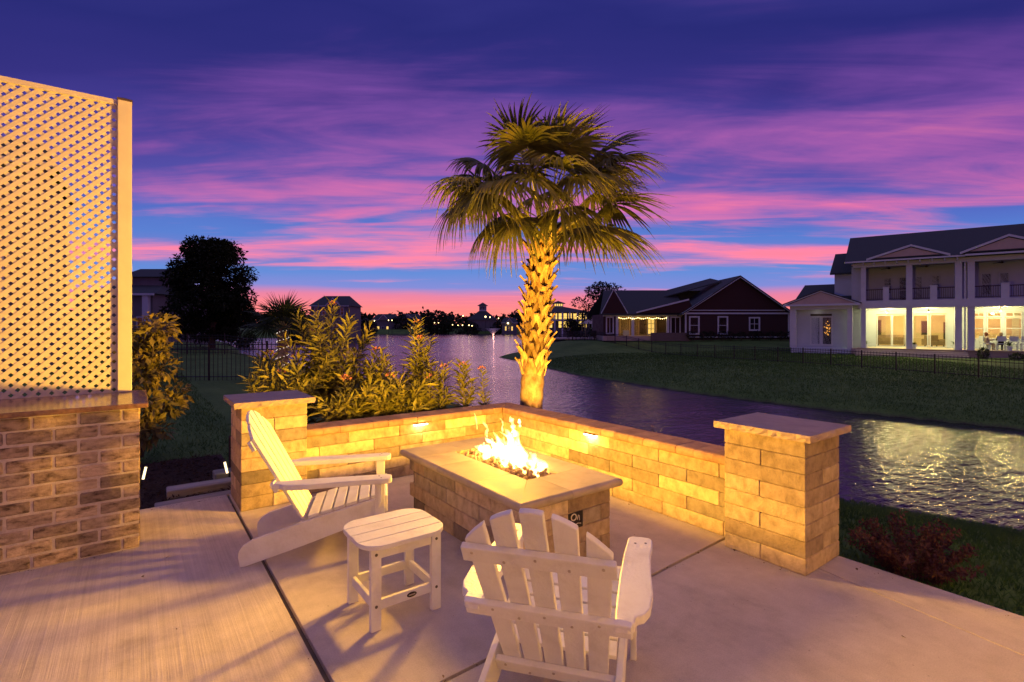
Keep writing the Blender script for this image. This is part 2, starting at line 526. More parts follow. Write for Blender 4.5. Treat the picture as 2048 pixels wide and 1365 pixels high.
def lawn_material():
    m = bpy.data.materials.new('lawn_grass')
    m.use_nodes = True
    gg = NG(m.node_tree)
    tc = gg.n('ShaderNodeTexCoord').outputs['Object']
    n1 = gg.noise(tc, 0.35, 5.0, 0.6)
    n2 = gg.noise(tc, 14.0, 6.0, 0.7)
    n3 = gg.noise(gg.vmap(tc, (1.0, 0.12, 1), (0, 0, 0), (0, 0, math.radians(20))), 2.2, 4.0, 0.5)
    f = gg.math('ADD', gg.math('MULTIPLY', n1, 0.4), gg.math('ADD', gg.math('MULTIPLY', n2, 0.35), gg.math('MULTIPLY', n3, 0.25)))
    c = gg.ramp(f, [(0.32, (0.030, 0.070, 0.016, 1)), (0.46, (0.062, 0.125, 0.030, 1)), (0.58, (0.10, 0.18, 0.045, 1)), (0.74, (0.16, 0.20, 0.065, 1))])
    # bare, pale mud just above the water line
    z = gg.n('ShaderNodeSeparateXYZ', {0: tc}).outputs[2]
    mud = gg.n('ShaderNodeMapRange', {'Value': gg.math('ADD', z, gg.math('MULTIPLY', n2, 0.30)), 'From Min': WATER_Z + 0.12, 'From Max': WATER_Z + 0.24, 'To Min': 1.0, 'To Max': 0.0}).outputs[0]
    c = gg.mix(mud, c, (0.055, 0.045, 0.032, 1))
    bp = gg.n('ShaderNodeBump', {'Height': n2, 'Strength': 0.8, 'Distance': 0.05})
    b = gg.n('ShaderNodeBsdfPrincipled', {'Base Color': c, 'Roughness': 0.9, 'Normal': bp.outputs[0]})
    b.inputs['Specular IOR Level'].default_value = 0.15
    gg.n('ShaderNodeOutputMaterial', {'Surface': b.outputs[0]})
    return m


M_lawn = lawn_material()
ground = inst('ground', np_mesh('ground', Vt, Ft, M_lawn, True))
tag(ground, kind='structure')


def water_material():
    m = bpy.data.materials.new('lake_water')
    m.use_nodes = True
    gg = NG(m.node_tree)
    tc = gg.n('ShaderNodeTexCoord').outputs['Object']
    r = gg.vmap(tc, (0.8, 1.9, 1), (0, 0, 0), (0, 0, YAW + 0.12))
    n1 = gg.noise(r, 3.6, 4.0, 0.55, 0.25)
    n2 = gg.noise(r, 0.7, 3.0, 0.5, 0.3)
    calm = gg.ramp(gg.noise(gg.vmap(tc, (0.5, 1.0, 1), (3, 1, 0), (0, 0, YAW)), 0.16, 3.0, 0.5), [(0.36, 0.72), (0.58, 1.0)])
    h = gg.math('MULTIPLY', gg.math('ADD', n1, gg.math('MULTIPLY', n2, 1.2)), calm)
    bp = gg.n('ShaderNodeBump', {'Height': h, 'Strength': 0.34, 'Distance': 0.13})
    b = gg.n('ShaderNodeBsdfPrincipled', {'Base Color': (0.008, 0.011, 0.018, 1), 'Roughness': 0.12, 'IOR': 1.333, 'Normal': bp.outputs[0]})
    b.inputs['Specular IOR Level'].default_value = 0.5
    gg.n('ShaderNodeOutputMaterial', {'Surface': b.outputs[0]})
    return m


M_water = water_material()
wm = MB()
cs = [W(-420, -120), W(420, -120), W(420, 420), W(-420, 420)]
wm.add([(c.x, c.y, WATER_Z) for c in cs], [(0, 1, 2, 3)])
tag(wm.build('lake_water', M_water), kind='structure')

# ------------------------------------------------------------------ patio
def concrete(name, broom):
    m = bpy.data.materials.new(name)
    m.use_nodes = True
    gg = NG(m.node_tree)
    tc = gg.n('ShaderNodeTexCoord').outputs['Object']
    big = gg.noise(tc, 1.1, 5.0, 0.55, 0.4)
    mid = gg.noise(tc, 7.0, 6.0, 0.65)
    fine = gg.noise(tc, 140.0, 3.0, 0.6)
    lines = gg.noise(gg.vmap(tc, (95.0, 1.1, 1.0)), 1.0, 4.0, 0.6, 0.1)
    wide = gg.noise(gg.vmap(tc, (22.0, 0.5, 1.0)), 1.0, 3.0, 0.6)
    f = gg.math('ADD', gg.math('MULTIPLY', big, 0.55), gg.math('MULTIPLY', mid, 0.45))
    c = gg.ramp(f, [(0.34, (0.42, 0.36, 0.33, 1)), (0.5, (0.52, 0.45, 0.41, 1)), (0.66, (0.60, 0.53, 0.485, 1))])
    c = gg.mix(0.5, c, gg.ramp(fine, [(0.35, 0.72), (0.6, 1.0)]), 'MULTIPLY')
    h = gg.math('MULTIPLY', fine, 0.25)
    if broom:
        ln = gg.math('ADD', gg.math('MULTIPLY', lines, 0.6), gg.math('MULTIPLY', wide, 0.7))
        h = gg.math('ADD', h, gg.math('MULTIPLY', ln, broom))
        c = gg.mix(0.5 * broom, c, gg.ramp(ln, [(0.42, 0.66), (0.66, 1.05), (0.85, 1.3)]), 'MULTIPLY')
    st = gg.noise(gg.vmap(tc, (1, 0.8, 1), (7, 3, 0)), 1.7, 7.0, 0.7, 0.8)
    c = gg.mix(0.55, c, gg.ramp(st, [(0.30, 0.62), (0.46, 0.94), (0.62, 1.0), (0.74, 1.1)]), 'MULTIPLY')
    # scattered grit and stains
    vor = gg.n('ShaderNodeTexVoronoi', {'Vector': tc, 'Scale': 9.0, 'Randomness': 1.0})
    dots = gg.n('ShaderNodeMapRange', {'Value': vor.outputs['Distance'], 'From Min': 0.02, 'From Max': 0.05}).outputs[0]
    c = gg.mix(gg.math('MULTIPLY', gg.math('SUBTRACT', 1.0, dots), 0.5), c, (0.07, 0.05, 0.04, 1))
    bp = gg.n('ShaderNodeBump', {'Height': h, 'Strength': 0.55, 'Distance': 0.004})
    b = gg.n('ShaderNodeBsdfPrincipled', {'Base Color': c, 'Roughness': 0.72, 'Normal': bp.outputs[0]})
    b.inputs['Specular IOR Level'].default_value = 0.3
    gg.n('ShaderNodeOutputMaterial', {'Surface': b.outputs[0]})
    return m


M_conc_broom = concrete('broomed_concrete', 1.0)
M_conc = concrete('smooth_concrete', 0.22)
patio = tag(empty('patio'), kind='structure')
# unseen pale siding wall, added behind the viewpoint to bounce firelight back as fill
M_lap = pmat('cream_lap_siding', [(0.74, 0.69, 0.60), (0.79, 0.74, 0.65)], 2.0, 4.0, 0.7)
hw_o = tag(empty('house_wall', (0, -1.55, 0)), kind='structure')
for k in range(19):
    MB().prism([(0.0, 0.17 * k), (0.022, 0.17 * k), (0.008, 0.17 * k + 0.172), (0.0, 0.17 * k + 0.172)], -3.2, 7.4, 'yz').build('lap_board', M_lap, hw_o)
MB().box(-3.2, 7.4, -0.2, -0.002, -0.1, 3.3).build('sheathing', M_lap, hw_o)


def slab(poly, mat, z1=0.0):
    return MB().prism(poly, -0.10, z1, 'xy').build('concrete_slab', mat, patio, bevel=0.0025)


J = 0.011
slab([(-3.2, -4.0), (0.745 - J, -4.0), (0.732 - J, 2.5), (0.742 - J, 5.76), (-3.2, 5.76)], M_conc_broom)
slab([(0.742 + J, 2.108 + J), (3.70, 2.232 + J), (4.05, 2.25), (4.05, 5.56), (0.742 + J, 5.76)], M_conc)
slab([(0.742 + J, -4.0), (3.42 - 0.004, -4.0), (3.64 - 0.004, 0.53), (3.81 - 0.004, 1.60), (3.82, 2.235 - J), (0.742 + J, 2.108 - J)], M_conc)
slab([(3.42 + 0.004, -4.0), (4.11, -4.0), (4.135, 2.24), (3.83, 2.235 - J), (3.81 + 0.004, 1.60), (3.64 + 0.004, 0.53)], M_conc)
jf = MB().box(-3.1, 4.0, -3.9, 5.5, -0.10, -0.028).build('joint_filler', M_core, patio)

# grit, mulch crumbs and dry leaves that gather in the joints and at the foot of the walls
nq = np.random.default_rng(21)
lines = [((0.742, -1.0), (0.742, 5.1), 110), ((0.75, 2.11), (3.6, 2.22), 60), ((3.74, 2.3), (3.74, 5.2), 60), ((1.4, 5.25), (3.7, 5.25), 50), ((-1.5, 4.77), (0.0, 4.77), 60), ((0.1, 5.70), (0.75, 5.70), 70), ((2.01, 2.6), (2.01, 4.3), 40), ((3.58, 1.55), (3.58, 2.15), 30), ((4.05, -1), (4.05, 1.5), 60)]
Pq = np.concatenate([np.array(a) + (np.array(b) - np.array(a)) * nq.uniform(0, 1, (k, 1)) + nq.normal(0, .018, (k, 2)) for a, b, k in lines] + [np.stack([nq.uniform(-1, 4, 90), nq.uniform(0.3, 5.2, 90)], 1)])
kq = len(Pq)
Lq = np.where(nq.uniform(0, 1, kq) < 0.06, nq.uniform(.02, .04, kq), nq.uniform(.004, .012, kq))
Vq, Fq_ = leaves(np.concatenate([Pq, np.full((kq, 1), 0.003)], 1), nq.normal(0, 1, (kq, 3)) * np.array([1, 1, .08]), Lq, Lq * .5, nq, .15, 0.0)
M_litter = pmat('leaf_litter', [(0.05, 0.03, 0.02), (0.14, 0.09, 0.05), (0.25, 0.16, 0.09)], 30.0, rough=0.9)
tag(inst('leaf_litter', np_mesh('leaf_litter', Vq, Fq_, M_litter)), 'crumbs of mulch and dry leaf scattered on the patio', 'litter', kind='stuff')

# mulch beds beside and behind the patio
mul = MB()
nr = np.random.default_rng(5)


def mulch_bed(poly_xy, n, z0):
    xs = [p[0] for p in poly_xy]
    ys = [p[1] for p in poly_xy]
    P = np.stack([nr.uniform(min(xs), max(xs), n), nr.uniform(min(ys), max(ys), n), np.full(n, z0) + nr.uniform(0, 0.03, n)], 1)
    D = nr.normal(0, 1, (n, 3)) * np.array([1, 1, 0.25])
    return leaves(P, D, nr.uniform(0.03, 0.07, n), nr.uniform(0.008, 0.02, n), nr, 0.1, 0.0)


V1, F1 = mulch_bed([(0.04, 5.77), (0.9, 8.0)], 3500, -0.085)
V2, F2 = mulch_bed([(1.3, 5.56), (4.6, 7.2)], 5000, 0.29)
sheet = MB()
sheet.box(-1.6, 0.95, 5.77, 8.0, -0.25, -0.085).box(0.95, 5.4, 5.545, 7.3, -0.3, 0.29)
nb = len(sheet.v)
Vm = np.concatenate([np.array(sheet.v), V1, V2])
me = bpy.data.meshes.new('mulch')
faces = list(sheet.f) + [tuple(int(i) for i in f + nb) for f in F1] + [tuple(int(i) for i in f + nb + len(V1)) for f in F2]
me.from_pydata([tuple(v) for v in Vm], [], faces)
tag(inst('mulch', me, M_mulch), 'dark bark mulch filling the planting beds', 'mulch', kind='stuff')

# ------------------------------------------------------------------ grass blades close to the patio
M_blade = pmat('grass_blade', [(0.035, 0.085, 0.022), (0.06, 0.13, 0.034), (0.09, 0.155, 0.042)], 0.9, 3.0, 0.7, trans=0.45, spec=0.2)


def blades(n, us, ds, keep):
    u = nr.uniform(us[0], us[1], n)
    d = ds[0] + (ds[1] - ds[0]) * nr.uniform(0, 1, n) ** 1.6
    x = VX * d + RX * u
    y = VY * d + RY * u
    ok = keep(x, y, u, d)
    u, d, x, y = u[ok], d[ok], x[ok], y[ok]
    z = ground_z(u, d)
    ok = z > WATER_Z + 0.10
    x, y, z, d = x[ok], y[ok], z[ok], d[ok]
    k = len(x)
    h = nr.uniform(0.03, 0.065, k) * (1 + 0.02 * d)
    w = nr.uniform(0.003, 0.006, k) * (1 + 0.12 * d)
    a = nr.uniform(0, 2 * PI, k)
    ln = nr.normal(0, 0.03, (k, 2))
    B = np.stack([x, y, z - 0.005], 1)
    s = np.stack([np.cos(a) * w, np.sin(a) * w, np.zeros(k)], 1)
    T = B + np.stack([ln[:, 0], ln[:, 1], h], 1)
    return np.stack([B - s, B + s, T], 1).reshape(-1, 3)


g1 = blades(130000, (2.2, 11.5), (1.0, 10), lambda x, y, u, d: (x > 4.15) & (u < d * 1.6) & (y < 5.2))
# ragged fringe of longer grass along the far water's edge
def fringe(n):
    segs = [(a, b) for a, b in zip(FAR[10:-1], FAR[11:])]
    ln = np.array([math.hypot(b[0] - a[0], b[1] - a[1]) / (8 + 0.5 * (a[1] + b[1])) for a, b in segs])
    pick = nr.choice(len(segs), n, p=ln / ln.sum())
    A = np.array([segs[i][0] for i in pick]); B = np.array([segs[i][1] for i in pick])
    P = A + (B - A) * nr.uniform(0, 1, (n, 1))
    off = np.abs(nr.normal(0, 0.35, n)) * nr.uniform(0.2, 1.8, n)
    nrm = norm(np.stack([-(B - A)[:, 1], (B - A)[:, 0]], 1))
    P = P - nrm * (off + 0.05)[:, None]
    z = ground_z(P[:, 0], P[:, 1])
    ok = z > WATER_Z
    P, z = P[ok], z[ok]
    k = len(P)
    base = np.stack([VX * P[:, 1] + RX * P[:, 0], VY * P[:, 1] + RY * P[:, 0], z - 0.02], 1)
    w = nr.uniform(0.012, 0.03, k)
    a = nr.uniform(0, 2 * PI, k)
    s_ = np.stack([np.cos(a) * w, np.sin(a) * w, np.zeros(k)], 1)
    T = base + np.stack([nr.normal(0, .05, k), nr.normal(0, .05, k), nr.uniform(.06, .26, k)], 1)
    return np.stack([base - s_, base + s_, T], 1).reshape(-1, 3)


VF = fringe(16000)
M_reed = pmat('shore_grass_blade', [(0.04, 0.055, 0.018), (0.09, 0.11, 0.035), (0.16, 0.15, 0.06)], 0.7, 4.0, 0.8, trans=0.3, spec=0.15)
tag(inst('shore_grass', np_mesh('shore_grass', VF, np.arange(len(VF)).reshape(-1, 3), M_reed)), 'ragged longer grass along the edge of the far bank', 'grass', kind='stuff')
g2 = blades(45000, (-16, -2.6), (5.0, 22), lambda x, y, u, d: (y > 6.6) & (x < 1.4) & (u > -d * 0.85) & ((y > 8.0) | (x > 0.95)))
g3 = blades(110000, (-1.0, 27), (15, 44), lambda x, y, u, d: (u < d * 1.02) & (u > 5.2 - 0.11 * d))
VG = np.concatenate([g1, g2, g3])
tag(inst('grass', np_mesh('grass', VG, np.arange(len(VG)).reshape(-1, 3), M_blade)), 'short dark green lawn grass beside the patio and on the far bank', 'grass', kind='stuff')

# ------------------------------------------------------------------ stone pillars
G = 0.0022


def block(parent, x0, x1, y0, y1, z0, z1, mat=None, name='block', c=0.006):
    sx, sy, sz = x1 - x0 - G, y1 - y0 - G, z1 - z0 - G
    o = inst(name, cbox(sx, sy, sz, c, mat or M_block), None, parent, ((x0 + x1) / 2 + rng.uniform(-.0015, .0015), (y0 + y1) / 2 + rng.uniform(-.0015, .0015), z0 + G / 2))
    if rng.random() < 0.5:
        o.rotation_euler = (0, 0, PI)
    return o


def rough_slab(name, x0, x1, y0, y1, z0, z1, mat, parent, seed, amp=0.007):
    """capstone with a split-face edge"""
    r = random.Random(seed)
    nx, ny = 22, 22
    ring = []
    for i in range(nx):
        ring.append((x0 + (x1 - x0) * i / nx, y0, 0, -1))
    for i in range(ny):
        ring.append((x1, y0 + (y1 - y0) * i / ny, 1, 0))
    for i in range(nx):
        ring.append((x1 - (x1 - x0) * i / nx, y1, 0, 1))
    for i in range(ny):
        ring.append((x0, y1 - (y1 - y0) * i / ny, -1, 0))
    n = len(ring)
    mb = MB()
    vs = []
    lev = [0.0, 0.3, 0.65, 1.0]
    for k, t in enumerate(lev):
        for (x, y, nx_, ny_) in ring:
            o = r.uniform(-amp, amp) if 0 < k < 3 else r.uniform(-amp * 0.7, amp * 0.25) - 0.003
            vs.append((x + nx_ * o, y + ny_ * o, z0 + (z1 - z0) * t + (r.uniform(-0.003, 0.003) if 0 < k < 3 else 0)))
    fs = []
    for k in range(len(lev) - 1):
        for i in range(n):
            j = (i + 1) % n
            fs.append((k * n + i, k * n + j, (k + 1) * n + j, (k + 1) * n + i))
    fs.append(tuple(range(n - 1, -1, -1)))
    fs.append(tuple(range((len(lev) - 1) * n, len(lev) * n)))
    mb.add(vs, fs)
    return mb.build(name, mat, parent)


def pillar(label, x0, y0, sx, sy, h, front, cap_over, cap_t, seed):
    t = thing('stone_pillar', label, 'pillar', (x0 + sx / 2, y0 + sy / 2, 0), 0, 'stone pillars at the ends of the low wall')
    rows = 8
    rh = h / rows
    hx, hy = sx / 2, sy / 2
    for r in range(rows):
        z0, z1 = h - (r + 1) * rh, h - r * rh
        k = 0.48 + rng.uniform(-0.02, 0.02)
        single = r % 2 == 0
        if front == 'x':        # long faces look along X
            if single:
                block(t, -hx, 0, -hy, hy, z0, z1)
                block(t, 0, hx, -hy, hy, z0, z1)
            else:
                cut = -hy + sy * (1 - k)
                block(t, -hx, hx, cut, hy, z0, z1)
                block(t, -hx, hx, -hy, cut, z0, z1)
        else:
            if single:
                block(t, -hx, hx, -hy, 0, z0, z1)
                block(t, -hx, hx, 0, hy, z0, z1)
            else:
                cut = -hx + sx * k
                block(t, -hx, cut, -hy, hy, z0, z1)
                block(t, cut, hx, -hy, hy, z0, z1)
    MB().box(-hx + .03, hx - .03, -hy + .03, hy - .03, 0.005, h - .005).build('core', M_core, t)
    rough_slab('capstone', -hx - cap_over, hx + cap_over, -hy - cap_over, hy + cap_over, h + 0.001, h + cap_t, M_capstone, t, seed)
    return t


pillar('stone block pillar standing at the lake side, beside the reddish shrub', 3.605, 1.565, 0.535, 0.588, 0.905, 'x', 0.055, 0.05, 3)
pillar('stone block pillar directly behind the reclined white chair facing sideways', 0.765, 5.14, 0.575, 0.59, 0.938, 'y', 0.06, 0.052, 9)

# ------------------------------------------------------------------ low L-shaped wall
wall = thing('low_wall', 'low L-shaped stone block wall with paver coping around the fire pit', 'wall', (3.77, 5.28, 0))
WX, WY = 3.77, 5.28
RH = 0.115
TH = 0.25
offs = [0.0, 0.29, 0.0, 0.29, 0.12]
for r in range(5):
    z1 = 0.575 - r * RH
    z0 = z1 - RH
    # arm along X (face looks along -Y)
    xs = [1.342] + [1.212 + (0.0 if r % 2 == 0 else -0.296) + 0.575 * k + (0.06 if r == 4 else 0) for k in range(0, 7)]
    xs = sorted(x for x in xs if 1.342 <= x < 3.70) + [WX + (TH if r % 2 else 0.0)]
    for a, b in zip(xs[:-1], xs[1:]):
        if b - a > 0.05:
            block(wall, a - WX, b - WX, 0, TH, z0, z1)
    ys = [2.156] + [2.296 + (0.0 if r % 2 == 0 else 0.30) + 0.59 * k + (-0.04 if r == 4 else 0) for k in range(0, 7)]
    ys = sorted(y for y in ys if 2.156 <= y < 5.15) + [WY + (TH if r % 2 == 0 else 0.0)]
    for a, b in zip(ys[:-1], ys[1:]):
        if b - a > 0.05:
            block(wall, 0, TH, a - WY, b - WY, z0, z1)
MB().box(1.36 - WX, TH - .04, 0.03, TH - .04, 0.004, 0.572).box(0.03, TH - .04, 2.17 - WY, 0.03, 0.004, 0.572).build('core', M_core, wall)
# bullnose coping pavers
prof = [(-0.03, 0.012), (-0.034, 0.03), (-0.03, 0.052), (-0.018, 0.066), (0.0, 0.071), (TH + 0.03, 0.071), (TH + 0.03, 0.0), (-0.02, 0.0)]
CW = 0.174
mex = MB().prism([(p[0], p[1]) for p in prof], 0.0, CW - 0.003, 'yz').mesh('coping_along_x')
mey = MB().prism([(p[0], p[1]) for p in prof], 0.0, CW - 0.003, 'xz').mesh('coping_along_y')
x = 1.35
while x + CW < WX - 0.04:
    inst('coping_paver', mex, M_cope, wall, (x - WX, rng.uniform(-.003, .003), 0.5755 + rng.uniform(0, .003)))
    x += CW
xl = x
y = 2.165
while y + CW < WY - 0.04:
    inst('coping_paver', mey, M_cope, wall, (rng.uniform(-.003, .003), y - WY, 0.5755 + rng.uniform(0, .003)))
    y += CW
yl = y
# mitred corner pieces
for poly in ([(xl - WX, -0.033), (-0.035, -0.033), (TH + .03, TH + .03), (xl - WX, TH + .03)], [(-0.033, yl - WY), (TH + .03, yl - WY), (TH + .03, TH + .027), (-0.033, -0.036)]):
    MB().prism(poly, 0.5755, 0.647, 'xy').build('coping_paver', M_cope, wall, bevel=0.008)

# ------------------------------------------------------------------ wall lights under the coping
M_lens = emat('warm_led_lens', (1.0, 0.72, 0.32), 26.0)
M_bronze = pmat('bronze_fixture', [(0.05, 0.035, 0.025), (0.09, 0.065, 0.045)], 30.0, rough=0.4, metallic=0.7)


def wall_light(label, loc, rz):
    t = thing('wall_light', label, 'light', loc, rz, 'lit lights under the wall coping')
    # local: -Y is out of the wall
    MB().box(-0.09, 0.09, -0.040, -0.001, -0.006, -0.001).build('housing', M_bronze, t)
    MB().box(-0.082, 0.082, -0.036, -0.006, -0.020, -0.0065).build('lens', M_lens, t)
    l = lamp('bulb', t, (0, -0.055, -0.035), 2.0, (1.0, 0.58, 0.18), 0.02)
    return t


wall_light('glowing wall light under the coping, above the chair arm by the flowering bushes', (2.605, 5.28, 0.574), 0)
wall_light('glowing wall light under the coping on the lake-side wall, right of the flames', (3.77, 3.715, 0.574), -PI / 2)

# ------------------------------------------------------------------ fire pit
pit = thing('fire_pit', 'rectangular stone block fire pit with tan coping and lava rock', 'fire pit', (2.46, 3.49, 0))
PX0, PX1, PY0, PY1, PH = 2.035 - 2.46, 2.885 - 2.46, 2.645 - 3.49, 4.34 - 3.49, 0.472
pr = PH / 4
T = 0.10
wl = [[0.29, 0.54, 0.5], [0.30, 0.29, 0.49, 0.3], [0.27, 0.56, 0.3], [0.2, 0.5, 0.45]]
for r in range(4):
    z1 = PH - r * pr
    z0 = z1 - pr
    for fx in (PX0, PX1 - T):
        a = PY1 if r % 2 == 0 else PY1 - T
        end = PY0 + (T if r % 2 == 0 else 0)
        k = 0
        while a > end + 1e-6:
            b = max(end, a - wl[r][k % len(wl[r])])
            if b - end < 0.12:
                b = end
            block(pit, fx, fx + T, b, a, z0, z1)
            a = b
            k += 1
    for fy in (PY0, PY1 - T):
        lo = PX0 + (T if r % 2 else 0)
        hi = PX1 - (T if r % 2 else 0)
        lo, hi = (PX0, PX1 - T) if r % 2 == 0 else (PX0 + T, PX1)
        lo, hi = (PX0, PX1) if r % 2 == 0 else (PX0 + T, PX1 - T)
        cuts = [lo] + [c - 2.46 for c in ([2.458] if r % 2 == 0 else [2.303, 2.593] if r == 1 else [2.36, 2.62]) if lo + .05 < c - 2.46 < hi - .05] + [hi]
        for a, b in zip(cuts[:-1], cuts[1:]):
            block(pit, a, b, fy, fy + T, z0, z1)
MB().box(PX0 + .03, PX1 - .03, PY0 + .03, PY1 - .03, 0.004, PH - 0.06).build('core', M_core, pit)
# coping: each piece a flat stone with a bullnose outer edge
CX0, CX1, CY0, CY1 = 1.975 - 2.46, 2.945 - 2.46, 2.575 - 3.49, 4.415 - 3.49
HX0, HX1, HY0, HY1 = 2.34 - 2.46, 2.645 - 2.46, 2.97 - 3.49, 4.03 - 3.49
pieces = [
    [(CX0, CY0), (HX0, HY0), (HX0, HY0 + .20), (CX0, HY0 + .20)],
    [(CX0, HY0 + .20), (HX0, HY0 + .20), (HX0, HY1 - .33), (CX0, HY1 - .33)],
    [(CX0, HY1 - .33), (HX0, HY1 - .33), (HX0, HY1), (CX0, HY1)],
    [(CX0, CY0), (CX0 + .46, CY0), (CX0 + .46, HY0), (HX0, HY0)],
    [(CX0 + .46, CY0), (CX1, CY0), (CX1, HY0), (CX0 + .46, HY0)],
    [(HX1, HY0), (CX1, HY0), (CX1, HY0 + .52), (HX1, HY0 + .52)],
    [(HX1, HY0 + .52), (CX1, HY0 + .52), (CX1, HY1), (HX1, HY1)],
    [(CX0, HY1), (CX0 + .47, HY1), (CX0 + .47, CY1), (CX0, CY1)],
    [(CX0 + .47, HY1), (CX1, HY1), (CX1, CY1), (CX0 + .47, CY1)]]
for pz in pieces:
    cx, cy = sum(p[0] for p in pz) / 4, sum(p[1] for p in pz) / 4
    sh = []
    for p in pz:
        q_ = Vector((p[0], p[1]))
        # inset joints by a millimetre and a half, keep the outer edge
        dx = 0.0015 if p[0] < cx else -0.0015
        dy = 0.0015 if p[1] < cy else -0.0015
        sh.append((p[0] + (0 if p[0] in (CX0, CX1) else dx), p[1] + (0 if p[1] in (CY0, CY1) else dy)))
    me = MB().prism(sh, PH + 0.001, PH + 0.063, 'xy').mesh('coping_stone')
    bm = bmesh.new()
    bm.from_mesh(me)
    bmesh.ops.recalc_face_normals(bm, faces=bm.faces)
    ed = []
    for e in bm.edges:
        a, b = e.verts[0].co, e.verts[1].co
        flat = abs(a.z - b.z) < 1e-5
        for ax, val in ((0, CX0), (0, CX1), (1, CY0), (1, CY1)):
            if flat and abs(a[ax] - val) < 1e-4 and abs(b[ax] - val) < 1e-4:
                ed.append(e)
    bmesh.ops.bevel(bm, geom=list(set(ed)), offset=0.028, segments=5, profile=0.5, affect='EDGES')
    bm.to_mesh(me)
    bm.free()
    inst('coping_stone', me, M_pitcap, pit)
MB().box(HX0 - .012, HX1 + .012, HY0 - .012, HY1 + .012, PH - 0.055, PH - 0.045).build('burner_tray', M_black, pit)
# lava rock
lv = []
for k in range(5):
    bm = bmesh.new()
    bmesh.ops.create_icosphere(bm, subdivisions=2, radius=1.0)
    rr_ = random.Random(40 + k)
    ph = [rr_.uniform(0, 6.28) for _ in range(6)]
    for v in bm.verts:
        c = v.co.normalized()
        s_ = 1 + 0.22 * math.sin(3.1 * c.x + ph[0]) * math.cos(2.7 * c.y + ph[1]) + 0.16 * math.sin(5 * c.z + ph[2]) + rr_.uniform(-.12, .12)
        v.co = Vector((c.x * s_, c.y * s_ * 0.8, c.z * s_ * 0.7))
    me = bpy.data.meshes.new('lava_rock_%d' % k)
    bm.to_mesh(me)
    bm.free()
    me.materials.append(M_lava)
    lv.append(me)
for k in range(240):
    r_ = rng.uniform(0.016, 0.028)
    inst('lava_rock', lv[k % 5], None, pit, (rng.uniform(HX0 + .015, HX1 - .015), rng.uniform(HY0 + .015, HY1 - .015), PH + 0.010 + rng.uniform(0, 0.060)),
         (rng.uniform(0, 6), rng.uniform(0, 6), rng.uniform(0, 6)), (r_, r_, r_))
# control plate on the near face with a white looped mark
plate = MB().box(2.452 - 2.46, 2.59 - 2.46, PY0 - 0.004, PY0 + 0.002, 0.238, 0.352).build('control_plate', pmat('plate_black', [(0.015, 0.013, 0.011), (0.03, 0.026, 0.02)], 30, rough=0.4), pit)
M_mark = pmat('plate_mark', [(0.6, 0.55, 0.45), (0.75, 0.7, 0.6)], 30, rough=0.5)
mk = MB()
pts = [(2.500 + .024 * math.cos(a) - 2.46, PY0 - 0.006, 0.322 + .022 * math.sin(a)) for a in np.linspace(0, 2 * PI, 22)]
mk.tube(pts, 0.0045, 6)
mk.tube([(2.533 - 2.46, PY0 - .006, .298), (2.545 - 2.46, PY0 - .006, .330)], 0.003, 6)
mk.tube([(2.556 - 2.46, PY0 - .006, .290), (2.553 - 2.46, PY0 - .006, .325)], 0.003, 6)
mk.tube([(2.47 - 2.46, PY0 - .006, .27), (2.5 - 2.46, PY0 - .006, .262), (2.54 - 2.46, PY0 - .006, .272), (2.57 - 2.46, PY0 - .006, .265)], 0.0025, 6)
mk.build('mark', M_mark, plate)

# ------------------------------------------------------------------ fire
def flame_material():
    m = bpy.data.materials.new('flame')
    m.use_nodes = True
    gg = NG(m.node_tree)
    e = gg.n('ShaderNodeEmission', {'Color': (1.0, 0.58, 0.17, 1), 'Strength': 120.0})
    gg.n('ShaderNodeOutputMaterial', {'Volume': e.outputs[0]})
    return m


M_flame = flame_material()
fire = thing('fire', 'bright white and yellow gas flames rising from the lava rock', 'fire', (2.49, 3.50, PH + 0.02))


def tongue(name, base, h, w, sway, seed, parent, flat=0.55):
    r = random.Random(seed)
    n = 15
    pts, rad = [], []
    a0 = r.uniform(0, 6.28)
    dirx, diry = math.cos(a0), math.sin(a0)
    for i in range(n):
        t = i / (n - 1)
        s_ = sway * (math.sin(t * 4.2 + a0) * 0.6 + math.sin(t * 8 + a0 * 2) * 0.35) * (0.25 + t)
        pts.append((base[0] + dirx * s_, base[1] + diry * s_ + 0.05 * t * t * r.uniform(.8, 1.2), base[2] + h * t))
        rad.append(max(0.002, w * (0.35 + 1.4 * t) * (1 - t) ** 0.75 * 1.15 * (1 + 0.38 * math.sin(t * r.uniform(9, 15) + seed)) if t < 1 else 0.002))
    return MB().tube(pts, rad, 10, flat, up=(r.uniform(-1, 1), r.uniform(-1, 1), 0.2)).build(name, M_flame, parent, smooth=True)


fr = random.Random(12)
